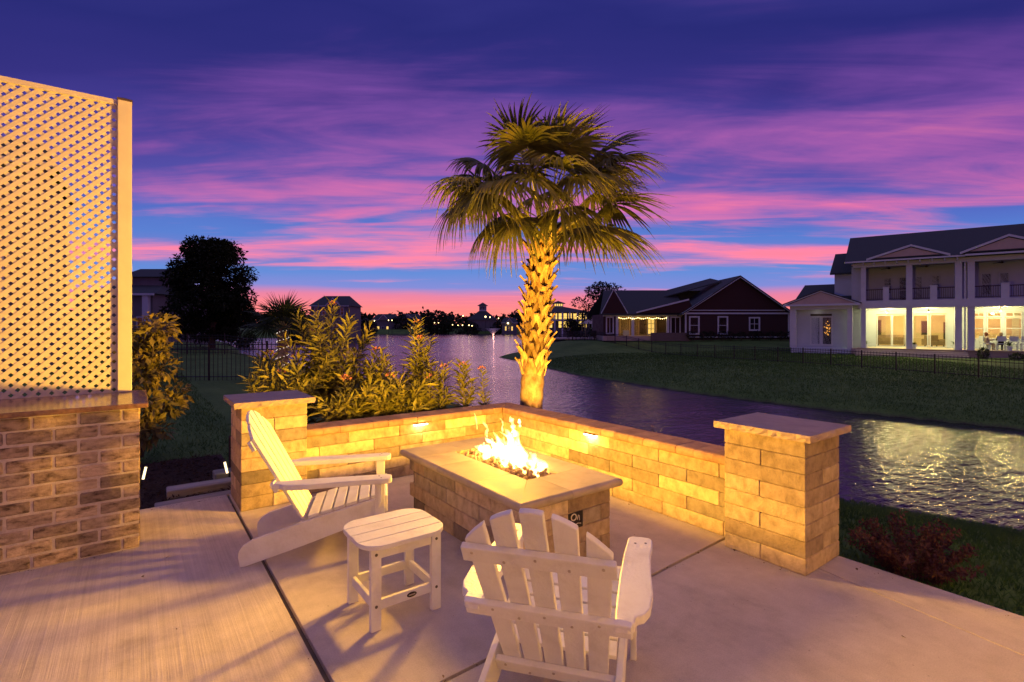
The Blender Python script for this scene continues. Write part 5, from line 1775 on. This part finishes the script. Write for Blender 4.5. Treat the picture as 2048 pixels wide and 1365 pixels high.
def pot_plant(label, x, y, h, seed):
    t = thing('potted_plant', label, 'plant', hl(x, y, 0.031), 0, 'potted plants on the white porch')
    MB().tube([(0, 0, 0), (0, 0, .30)], [.12, .17], 12).build('pot', M_trim, t)
    nrx = np.random.default_rng(seed)
    n = 40
    D_ = nrx.normal(0, .5, (n, 3)) + np.array([0, 0, 1.0])
    V, F = leaves(np.tile([[0, 0, .28]], (n, 1)) + nrx.normal(0, .03, (n, 3)), D_, nrx.uniform(.5, 1, n) * h, np.full(n, .04), nrx, .2, .2)
    inst('foliage', np_mesh('foliage', V, F, M_leaf_lit), None, t)
    return t


pot_plant('potted plant by the first porch column of the white house', -0.02, -0.05 + 0.55, 0.5, 1)
pot_plant('potted plant by the third porch column of the white house', 5.15, 0.65, 0.6, 2)
pot_plant('low potted plant in front of the sliding doors', 2.85, 0.5, 0.3, 3)
pot_plant('potted plant beside the white dining chairs', 7.78, 0.25, 0.55, 4)
# furniture seen through the glass
for lb, x, y, rz in (('tan sofa inside behind the first sliding door', 1.6, 6.2, 0.0), ('tan armchair inside behind the last sliding door', 4.3, 5.2, 0.5)):
    t = thing('sofa', lb, 'sofa', hl(x, y, 0.021), HR + rz)
    wd_ = 0.9 if 'sofa' in lb else 0.45
    part('seat', M_furn, t, (-wd_, wd_, -.4, .3, .15, .45))
    part('backrest', M_furn, t, (-wd_, wd_, .301, .5, .15, .9))
    part('armrest', M_furn, t, (-wd_ - .18, -wd_ - .001, -.4, .5, .15, .62))
    part('armrest', M_furn, t, (wd_ + .001, wd_ + .18, -.4, .5, .15, .62))
    part('leg', M_dark, t, (-wd_, -wd_ + .06, -.38, -.32, 0, .149), (wd_ - .06, wd_, -.38, -.32, 0, .149), (-wd_, -wd_ + .06, .40, .46, 0, .149), (wd_ - .06, wd_, .40, .46, 0, .149))
for lb, x0, x1, z0, z1 in (('dark framed picture on the wall behind the first sliding door', 0.55, 0.95, 0.6, 2.2), ('dark framed picture on the wall behind the third sliding door', 3.6, 4.1, 0.9, 2.1), ('dark cabinet door panel seen through the last sliding door', 5.0, 5.5, 0.4, 2.0)):
    t = thing('wall_picture', lb, 'picture', hl((x0 + x1) / 2, 7.97, z0), HR)
    w2 = (x1 - x0) / 2
    part('frame', M_furn, t, (-w2, w2, 0, .02, 0, z1 - z0))
    part('canvas', M_dark, t, (-w2 + .05, w2 - .05, -.01, -.001, .05, z1 - z0 - .05))
for lb, x, y, r_, h_, sd in (('round dark shrub at the corner of the white porch', 6.35, -1.1, .42, .75, 61), ('low flat dark hedge in front of the white porch', 8.0, -1.0, .62, .42, 62)):
    p_ = hl(x, y)
    t = thing('foundation_shrub', lb, 'shrub', Vector((p_.x, p_.y, -0.55)))
    crown('foliage', t, [(0, 0, h_ * .55, r_, r_ * .7, h_ * .55)], 700, 0.10, M_leaf_lit, sd, shell=0.5)
    MB().tube([(0, 0, 0), (0, 0, h_ * .6)], [.04, .02], 6).build('stem', M_bark, t)

# --- dark red one-storey house with a lit porch
rh = thing('red_house', 'dark red single-storey house with big gable and porch hung with bulbs', 'house', W(17.0, 50.0, 0.0), -YAW)
part('wall', M_red, rh, (0, 10.25, 0, .2, .3, 2.9), (0, .2, .2, 9, .3, 2.9), (10.05, 10.25, .2, 9, .3, 2.9))
gable_prism(0.15, 10.1, 2.91, 5.3, 6.35, .02, .3).build('gable_wall', M_redshake, rh)
raking(rh, -0.35, 2.72, 5.3, 6.38, 10.6, 2.72, -0.25, 0.20, 0.08)
part('frieze', M_trim, rh, (-0.3, 10.5, -.10, -.001, 2.82, 2.97), (0.4, 9.8, -.06, .019, 3.16, 3.24))
part('corner_board', M_trim, rh, (-.02, .13, -.04, -.001, .45, 2.82), (10.1, 10.26, -.04, -.001, .45, 2.82))
part('water_table', M_trim, rh, (.13, 10.1, -.03, -.001, .52, .62))
gr = roof_slab((-0.5, -0.35, 2.80), (5.3, -0.35, 6.60), (5.3, 12, 6.60), (-0.5, 12, 2.80), .12)
gr.add(*(lambda q_: (q_.v, q_.f))(roof_slab((5.301, -0.35, 6.60), (10.75, -0.35, 2.80), (10.75, 12, 2.80), (5.301, 12, 6.60), .12)))
gr.build('roof', M_roof, rh)
roof_slab((6.8, 8.5, 4.6), (11.8, 8.5, 3.6), (9.6, 11.5, 7.0), (7.4, 11.5, 7.0), .1).build('rear_roof', M_roof, rh)
for x0, x1, z0, z1, nx_ in ((0.5, 1.3, .93, 2.5, 1), (3.3, 4.1, .93, 2.5, 1)):
    window(rh, x0, x1, z0, z1, 0, M_blind, M_trim, 1, 2, .12)
window(rh, 6.38, 7.24, 1.3, 2.42, 0, M_glassdk, M_trim, 2, 2, .12)
# long left part with the recessed porch
part('wall', M_red, rh, (-7.85, -6.6, 1.0, 1.2, .3, 2.85), (-1.5, -0.001, 1.0, 1.2, .3, 2.85), (-7.85, -7.65, 1.2, 8, .3, 2.85), (-6.8, -6.6, 1.2, 4.5, .3, 2.85), (-1.5, -1.3, 1.2, 4.5, .3, 2.85))
part('porch_back_wall', M_cream, rh, (-6.6, -1.5, 4.5, 4.65, .3, 2.85))
part('porch_ceiling', M_soffit, rh, (-6.6, -1.5, 1.0, 4.5, 2.72, 2.84))
part('porch_slab', M_soffit, rh, (-8.0, 0.3, 0.2, 4.5, .2, .66))
part('porch_wall', M_brickfar, rh, (-3.5, 0.2, -0.6, -.4, .2, 1.0))
part('porch_beam', M_trim, rh, (-7.9, -0.01, .86, .999, 2.62, 2.90))
for x in (-6.62, -5.05, -1.55):
    part('column', M_trim, rh, (x, x + .26, .87, .998, .661, 2.619))
lr = roof_slab((-8.3, 0.5, 2.85), (0.6, 0.5, 2.85), (0.6, 5.5, 5.55), (-7.0, 5.5, 5.55), .12)
lr.add(*(lambda q_: (q_.v, q_.f))(roof_slab((-7.0, 5.501, 5.55), (0.6, 5.501, 5.55), (0.6, 10, 2.85), (-8.3, 10, 2.85), .12)))
lr.build('roof', M_roof, rh)
roof_slab((-1.0, 4.0, 4.75), (4.6, 2.5, 6.3), (4.8, 6.0, 6.9), (0.0, 6.0, 5.6), .1).build('rear_roof', M_roof, rh)
part('attic_wall', M_roof, rh, (-1.2, 5.0, 5.52, 5.8, 3.0, 5.5))
gable_prism(-8.0, -5.6, 2.9, -6.9, 5.2, .55, .9).build('gable_wall', M_redshake, rh)
raking(rh, -8.15, 2.85, -6.9, 5.25, -5.5, 2.85, .54, .13, .05)
gable_prism(-4.7, 1.2, 2.95, 0.5, 4.2, .40, .8).build('shed_dormer', M_redshake, rh)
MB().prism([(-4.7, 2.92), (0.5, 4.20), (0.5, 4.36), (-4.7, 3.06)], .30, .39, 'xz').build('rake_trim', M_trim, rh)
window(rh, -7.5, -6.9, .95, 2.5, 1.0, M_glassdk, M_trim, 2, 1, .10)
window(rh, -1.05, -0.2, .95, 2.5, 1.0, M_glassdk, M_trim, 2, 1, .10)
for x0 in (-6.3, -5.3, -4.3, -3.35):
    window(rh, x0, x0 + .75, .75, 2.5, 4.5, M_glassdk if x0 > -6 else M_furn, M_furn, 1, 1, .08, .04)
window(rh, -2.45, -1.75, .80, 2.45, 4.5, M_litwin, M_trim, 2, 3, .08, .04)
lamp('porch_light', rh, (-5.8, 2.6, 2.5), 22.0, (1.0, 0.58, 0.12), .1)
lamp('porch_light', rh, (-2.8, 2.6, 2.5), 22.0, (1.0, 0.58, 0.12), .1)
sb = MB()
for k in range(26):
    x = -6.3 + 4.7 * k / 25
    z = 2.50 - 0.10 * abs(math.sin(k * 0.62)) - .02
    sb.box(x - .03, x + .03, .80, .855, z - .035, z + .035)
tag(sb.build('string_lights', M_bulb, None, rh.location, rh.rotation_euler), 'row of warm bulbs strung along the red house porch', 'lights', kind='thing')
for k in range(11):
    x = 0.4 + 9.4 * k / 10 + rng.uniform(-.2, .2)
    p_ = W(17.0 + x, 50 - 0.9, 0.42)
    t = thing('foundation_shrub', 'dark shrub along the red house wall, %s from its lit porch' % ORD[k], 'shrub', p_, 0, 'dark shrubs along the red house wall')
    crown('foliage', t, [(0, 0, .35, .5, .4, .38)], 260, .14, M_leaf_dk, 80 + k, shell=.5)
    MB().tube([(0, 0, -.2), (0, 0, .4)], [.05, .02], 6).build('stem', M_bark, t)


def yard_chair(label, u, d, rz, mat, group):
    t = thing('yard_chair', label, 'chair', W(u, d, gz(u, d) + 0.02), rz, group)
    part('seat', mat, t, (-.3, .3, -.3, .3, .36, .46))
    part('backrest', mat, t, (-.3, .3, .25, .34, .46, .98))
    for sx in (-1, 1):
        part('armrest', mat, t, (sx * .31 - .04, sx * .31 + .04, -.3, .3, .60, .66))
        for sy in (-1, 1):
            part('leg', mat, t, (sx * .27 - .03, sx * .27 + .03, sy * .26 - .03, sy * .26 + .03, 0, .359))
    return t


yc = [(1145, 54), (1168, 55), (1186, 53.5), (1205, 55), (1224, 54)]
for k, (px, d) in enumerate(yc):
    yard_chair('dark patio chair on the red house terrace, %s from the palm' % ORD[k], (px - 1024) / 1018 * d, d, k * 1.3, M_dark, 'dark chairs on the red house terrace')
yard_chair('white patio chair on the red house terrace', (1250 - 1024) / 1018 * 53, 53, 2.6, M_trim, None)
tp_ = MB()
pp = [W((px - 1024) / 1018 * d, d) for px, d in ((1105, 56), (1290, 52), (1290, 57), (1115, 61))]
tp_.prism([(p.x, p.y) for p in pp], 0.20, 0.32, 'xy')
tag(tp_.build('terrace', M_soffit), kind='structure')

# ------------------------------------------------------------------ fences
def fence(label, pts, zs, h, nper=15, post=0.06):
    """black metal fence through ground points (u,d); each bay a run of pickets between posts"""
    o0 = W(pts[0][0], pts[0][1], 0)
    t = thing('metal_fence', label, 'fence', o0)
    pm = cbox(post, post, h + .05, 0.004, M_black)
    km = cbox(0.017, 0.017, h, 0.002, M_black)
    for i, ((u, d), z) in enumerate(zip(pts, zs)):
        p = W(u, d, z - .03) - o0
        inst('post', pm, None, t, p)
        if i + 1 < len(pts):
            q_ = W(pts[i + 1][0], pts[i + 1][1], zs[i + 1] - .03) - o0
            v = q_ - p
            for f in (0.12, 0.82, 0.95):
                MB().tube([p + Vector((0, 0, h * f)), q_ + Vector((0, 0, h * f))], 0.016, 4).build('rail', M_black, t)
            n = nper
            for k in range(1, n):
                pk = p + v * (k / n)
                inst('picket', km, None, t, pk + Vector((0, 0, 0.02)))
    return t


a0, a1 = np.array([25.6, 16.0]), np.array([4.7, 60.0])
L_ = np.linalg.norm(a1 - a0)
nb = int(L_ / 1.68)
pts = [tuple(a0 + (a1 - a0) * k / nb) for k in range(nb + 1)]
fence('long black metal fence across the lawn in front of the far houses', pts, [gz(*p) for p in pts], 0.98, 11)
lp = [(-12.2 + 1.70 * k, 16.6 + 0.05 * k) for k in range(0, 4)]
lp = [((300 - 1024) / 1018 * 16.6 + 1.85 * k, 16.6 + .12 * k) for k in range(-1, 4)]
fence('black metal fence beside the small palm on the left lawn', lp, [gz(*p) for p in lp], 1.28, 13)
lp2 = [((300 - 1024) / 1018 * 30 + 2.2 * k, 30.0) for k in range(0, 4)]
fence('farther black metal fence under the tall dark tree', lp2, [gz(*p) for p in lp2], 1.2, 12)

# ------------------------------------------------------------------ farther buildings
def simple_house(name, label, px0, px1, d, z0, ze, zr, wall, roofm, depth=8.0, wins=(), lit=(), hip=0.0, gable=None, cat='house', group=None):
    """gable- or hip-roofed house square to the view; pixel columns give its width at distance d"""
    u0, u1 = (px0 - 1024) / 1018 * d, (px1 - 1024) / 1018 * d
    t = thing(name, label, cat, W(u0, d, 0), -YAW, group)
    w = u1 - u0
    part('wall', wall, t, (0, w, 0, depth, z0 - 1, ze))
    ov = 0.4
    m_ = MB()
    hp = hip * w
    m_.add([(-ov, -ov, ze), (w + ov, -ov, ze), (w + ov, depth + ov, ze), (-ov, depth + ov, ze), (hp, depth / 2, zr), (w - hp, depth / 2, zr)],
           [(0, 1, 5, 4), (1, 2, 5), (2, 3, 4, 5), (3, 0, 4), (3, 2, 1, 0)])
    m_.build('roof', roofm, t)
    part('eave_trim', M_trim, t, (-ov, w + ov, -ov - .06, -ov - .001, ze - .16, ze + .02))
    for (x0, x1, za, zb) in wins:
        window(t, x0 * w, x1 * w, za, zb, -.001, M_glassdk, M_trim, 1, 2, .09, .04)
    for (x0, x1, za, zb) in lit:
        window(t, x0 * w, x1 * w, za, zb, -.001, M_litwin, M_trim, 1, 2, .07, .04)
    if gable:
        x0, x1, zp = gable
        gable_prism(x0 * w, x1 * w, ze - .05, (x0 + x1) / 2 * w, zp, -.9, 1.2).build('gable_face', wall, t)
        raking(t, x0 * w - .2, ze - .15, (x0 + x1) / 2 * w, zp, x1 * w + .2, ze - .15, -.91, .22, .08)
    return t


def zpx(y, d):
    return CAMH + (HYP - y) / 1018 * d


# neighbour's tall house behind the lattice
nb_h = simple_house('neighbour_house', 'tall dark house seen through the lattice screen', -260, 178, 21, -0.1, zpx(330, 21), zpx(232, 21), M_grey, M_roof, 9, wins=((0.64, 0.70, 3.2, 4.6), (0.80, 0.86, 3.2, 4.6), (0.78, 0.86, .6, 2.2)), hip=0.05)
nb_h.rotation_euler = (0, 0, 0)
nb_h.location = W((88 - 1024) / 1018 * 21, 21, 0) - Vector(((178 + 260) / 1018 * 21, 0, 0))
# houses between the lattice and the dark tree
nh = simple_house('neighbour_house', 'dim grey house with stepped hip roofs just right of the lattice post', 150, 306, 44, 0.0, zpx(588, 44), zpx(556, 44), M_grey, M_roof, 9, hip=0.25, lit=(), wins=((0.80, 0.88, .8, 2.4),))
wN = (306 - 150) / 1018 * 44
part('tower', M_grey, nh, (wN * .3, wN * .88, 3.0, 7.0, zpx(588, 44), zpx(548, 44)))
m_ = MB()
za, zb = zpx(548, 44), zpx(531, 46)
m_.add([(wN * .25, 2.6, za), (wN * .93, 2.6, za), (wN * .93, 7.4, za), (wN * .25, 7.4, za), (wN * .3, 5, zb), (wN * .9, 5, zb)], [(0, 1, 5, 4), (1, 2, 5), (2, 3, 4, 5), (3, 0, 4), (3, 2, 1, 0)])
m_.build('tower_roof', M_roof, nh)
part('column', M_trim, nh, (wN - .7, wN - .2, -.35, 0.0, 0, zpx(590, 44)))
simple_house('neighbour_house', 'dim brick house half hidden behind the tall dark tree', 292, 352, 72, 0.0, zpx(602, 72), zpx(586, 72), M_brickfar, M_roof, 9, hip=0.12, wins=((.42, .54, zpx(616, 72), zpx(608, 72)), (.75, .87, zpx(640, 72), zpx(626, 72))))
simple_house('lake_house', 'dark two-storey house with steep roof above the flowering bushes', 622, 696, 118, -0.5, zpx(612, 118), zpx(590, 118), M_grey, M_roof, 10, hip=0.14, gable=(.45, .80, zpx(598, 118)), wins=((.10, .18, 4.2, 5.8), (.30, .38, 4.2, 5.8), (.55, .63, 4.2, 5.8), (.80, .88, 4.2, 5.8), (.12, .2, .6, 2.2), (.6, .7, .6, 2.2)))
for k, (p0, p1, d, ye, yr, lb) in enumerate(((700, 732, 190, 646, 636, 'small dim lakeside house nearest the footbridge'), (745, 790, 215, 640, 628, 'small dim lakeside house between two dark tree clumps'), (796, 838, 225, 638, 628, 'small dim gabled house on the far shore'), (1004, 1034, 200, 646, 636, 'small pale house beside the domed hall on the far shore'))):
    simple_house('lake_house', lb, p0, p1, d, -1.0, zpx(ye, d), zpx(yr, d), M_grey, M_roof, 9, hip=.12, gable=(.3, .7, zpx(yr + 2, d)), lit=((.2, .3, -.2, 1.4), (.62, .72, -.2, 1.4)), wins=((.42, .5, -.2, 1.4),))


def cupola_hall(label, pxc, d, half, ye, yr, cw, yc0, yc1, yct, wall, lit):
    u = (pxc - 1024) / 1018 * d
    t = thing('pavilion_hall', label, 'building', W(u, d, 0), -YAW)
    hw = half / 1018 * d
    dp = hw * 2
    ze, zr = zpx(ye, d), zpx(yr, d)
    part('wall', wall, t, (-hw * .9, hw * .9, 0, dp, -1.5, ze))
    c = cw / 1018 * d
    m_ = MB()
    m_.add([(-hw, -hw * .1, ze), (hw, -hw * .1, ze), (hw, dp * 1.05, ze), (-hw, dp * 1.05, ze), (-c, dp / 2 - c, zr), (c, dp / 2 - c, zr), (c, dp / 2 + c, zr), (-c, dp / 2 + c, zr)],
           [(0, 1, 5, 4), (1, 2, 6, 5), (2, 3, 7, 6), (3, 0, 4, 7), (3, 2, 1, 0), (4, 5, 6, 7)])
    m_.build('roof', M_roof, t)
    z0, z1, z2 = zr, zpx(yc1, d), zpx(yct, d)
    cu = part('cupola', M_wht, t, (-c * .9, c * .9, dp / 2 - c * .9, dp / 2 + c * .9, z0 - .5, z1))
    for k in range(4):
        x = -c * .72 + k * c * .40
        part('window', M_litwin if lit else M_dark, cu, (x, x + c * .24, dp / 2 - c * .9 - .08, dp / 2 - c * .9 - .01, z0 + (z1 - z0) * .25, z0 + (z1 - z0) * .85))
    cr = MB()
    cr.add([(-c * 1.35, dp / 2 - c * 1.35, z1), (c * 1.35, dp / 2 - c * 1.35, z1), (c * 1.35, dp / 2 + c * 1.35, z1), (-c * 1.35, dp / 2 + c * 1.35, z1), (0, dp / 2, z2)], [(0, 1, 4), (1, 2, 4), (2, 3, 4), (3, 0, 4), (3, 2, 1, 0)])
    cr.build('cupola_roof', M_roof, t)
    return t, hw, ze


cupola_hall('dark hall with a small square cupola on the far shore, beyond the fountain', 964, 214, 30, 640, 622, 8, 622, 611, 604, M_grey, False)
ch, hw, ze = cupola_hall('lit clubhouse with rows of glowing windows and a cupola, right of the palm trunk', 1122, 112, 64, 625, 612, 11, 612, 605, 599, M_grey, True)
for r, (ya, yb) in enumerate(((627, 639), (643, 656))):
    for k in range(11):
        x = -hw * .84 + k * hw * 1.68 / 11
        if r == 1 and k in (4, 8):
            continue
        window(ch, x, x + hw * .11, zpx(yb, 112), zpx(ya, 112), -.001, M_litwin, M_soffit, 1, 2, .05, .04)
part('balcony', M_trim, ch, (-hw * .95, hw * .95, -1.6, -.06, zpx(642, 112), zpx(640.5, 112)))
for k in range(9):
    x = -hw * .93 + k * hw * 1.86 / 8
    part('column', M_trim, ch, (x, x + .3, -1.6, -1.3, -1.0, zpx(625.5, 112)))
# gazebo with a pale hip roof
gu, gd = (1188 - 1024) / 1018 * 74, 74.0
gzb = thing('gazebo', 'open gazebo with pale hip roof beside the red house', 'gazebo', W(gu, gd, gz(gu, gd)), -YAW)
for sx in (-1, 1):
    for sy in (-1, 1):
        part('post', M_furn, gzb, (sx * 1.5 - .1, sx * 1.5 + .1, sy * 1.5 - .1, sy * 1.5 + .1, 0, 2.2))
m_ = MB()
m_.add([(-2, -2, 2.2), (2, -2, 2.2), (2, 2, 2.2), (-2, 2, 2.2), (0, 0, 3.2)], [(0, 1, 4), (1, 2, 4), (2, 3, 4), (3, 0, 4), (3, 2, 1, 0)])
m_.build('roof', M_soffit, gzb)
# footbridge on the left of the lake
fb = thing('footbridge', 'low dark footbridge between the far bank and the point', 'bridge', W(-53, 146, WATER_Z), -YAW)
part('deck', M_dark, fb, (-9, 14, -1, 1, 2.0, 2.35))
for x in (-7.5, -2.0, 5.0, 8.5):
    part('pier', M_dark, fb, (x, x + 1.3, -1, 1, -1, 2.0))
part('parapet', M_dark, fb, (-9, 14, -1.1, -1.001, 2.35, 3.3), (-9, 14, 1.001, 1.1, 2.35, 3.3))

# far lamps and their posts
for k, (px, py, d, s_) in enumerate(((740, 642, 185, .16), (749, 642, 185, .16), (777, 641, 200, .16), (784, 641, 200, .16), (869, 646, 200, .14), (877, 646, 200, .14), (926, 632, 205, .22), (971, 634, 203, .30), (980, 635, 203, .2), (997, 637, 203, .16), (905, 650, 200, .14), (916, 651, 200, .14), (925, 651, 200, .18), (938, 651, 200, .2), (944, 652, 200, .18), (1016, 647, 199, .3), (1155, 633, 95, .10))):
    u = (px - 1024) / 1018 * d
    z = zpx(py, d)
    g0 = max(gz(u, d), WATER_Z)
    t = thing('street_lamp', 'small warm lamp glowing on the far shore', 'lamp', W(u, d, g0), 0, 'warm lamps along the far shore')
    MB().tube([(0, 0, 0), (0, 0, z - g0 - s_)], .07, 6).build('post', M_dark, t)
    MB().tube([(0, 0, z - g0 - s_), (0, 0, z - g0 - s_ * .3), (0, 0, z - g0 + s_ * .6), (0, 0, z - g0 + s_)], [s_ * .4, s_, s_, s_ * .3], 8).build('globe', M_bulb, t)

# fountain
fu, fd = (986 - 1024) / 1018 * 160, 160.0
fnt = thing('fountain', 'lit fountain spraying a V of water in the lake', 'fountain', W(fu, fd, WATER_Z))
M_spray = pmat('lit_spray', [(0.8, 0.8, 0.8), (0.9, 0.9, 0.9)], 2, rough=0.5, trans=0.5)
nrf = np.random.default_rng(2)
n = 2600
s_ = nrf.uniform(0, 1, n) ** .8
a = nrf.uniform(0, 2 * PI, n)
rmax = nrf.uniform(0.2, 1.0, n)
P = np.stack([np.cos(a) * rmax * s_ * 2.6, np.sin(a) * rmax * s_ * 2.6, 2.7 * s_ - 0.5 * s_ ** 4 + .15], 1)
V, F = leaves(P, nrf.normal(0, .3, (n, 3)) + np.array([0, 0, 1.0]), nrf.uniform(.06, .16, n), np.full(n, .05), nrf, .1, 0)
inst('spray', np_mesh('spray', V, F, M_spray), None, fnt)
MB().tube([(0, 0, -.1), (0, 0, .12)], [.6, .5], 16).build('float', M_dark, fnt)
MB().tube([(0, 0, .121), (0, 0, .18)], .22, 10).build('light', emat('fountain_light', (1.0, 0.45, 0.25), 3.0), fnt)
lamp('fountain_glow', fnt, (0, -.3, .5), 45.0, (1.0, 0.45, 0.30), .2)

# ------------------------------------------------------------------ far trees
broad_tree('clumped_tree', 'dark tree with separate rounded clumps beside the red house', (1208 - 1024) / 1018 * 64, 64, 6.9, 3.4, seed=21, nb=30, per=120, ls=.34, trunk_h=.35)
tl = [(1140, 82, 4.2, 2.4), (1165, 90, 3.6, 2.2), (1232, 70, 4.0, 2.2), (1100, 100, 3.0, 2.0), (712, 150, 6.2, 4.5), (735, 175, 5.5, 4.0), (858, 205, 7.0, 5.0), (885, 208, 6.5, 5.5), (935, 208, 5.5, 5.0), (1000, 208, 5.0, 4.0), (805, 215, 6, 4.5), (590, 100, 4.5, 3.2), (618, 128, 5.5, 4.0), (330, 58, 4.6, 2.4), (375, 62, 3.6, 2.2), (480, 80, 4.0, 2.4)]
for k, (px, d, h, r_) in enumerate(tl):
    names = {4: 'dark tree behind the footbridge, right of the steep-roofed house', 5: 'dark tree on the far shore beside the first small dim house', 6: 'dark tree on the far shore between the gabled house and the domed hall', 7: 'broad dark tree on the far shore left of the domed hall', 8: 'low dark tree right beside the dark domed hall', 9: 'low dark tree on the far shore right of the fountain', 10: 'dark tree in front of the small gabled house', 11: 'dark tree behind the small palm', 12: 'dark tree left of the steep-roofed lake house', 13: 'dark tree between the dim grey house and the tall shade tree', 14: 'low dark tree behind the tall shade tree, hiding its left foot', 15: 'low dark tree between the shade tree and the small palm', 0: 'dark tree just right of the palm trunk', 1: 'dark tree left of the gazebo', 2: 'dark tree behind the red house porch end', 3: 'low dark tree in front of the lit clubhouse'}
    u = (px - 1024) / 1018 * d
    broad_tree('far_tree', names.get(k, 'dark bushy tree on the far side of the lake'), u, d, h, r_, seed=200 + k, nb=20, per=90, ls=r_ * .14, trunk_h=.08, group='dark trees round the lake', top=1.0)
# distant woods along the horizon, one mass
nrw = np.random.default_rng(77)
n = 34000
uw = nrw.uniform(-420, 420, n)
dw = nrw.uniform(236, 300, n)
hw_ = 7.3 + 1.0 * np.sin(uw * .11) + .8 * np.sin(uw * .31 + 1) + .5 * np.sin(uw * .9)
zz = -1.0 + (hw_ + 1.0) * nrw.uniform(0, 1, n) ** .7
P = np.stack([VX * dw + RX * uw, VY * dw + RY * uw, zz], 1)
V, F = leaves(P, sph(n, nrw), nrw.uniform(1.2, 3.0, n), nrw.uniform(.9, 2.0, n), nrw, .2, .1)
tag(inst('far_woods', np_mesh('far_woods', V, F, M_leaf_dk)), 'dark line of distant woods along the horizon', 'woods', kind='stuff')
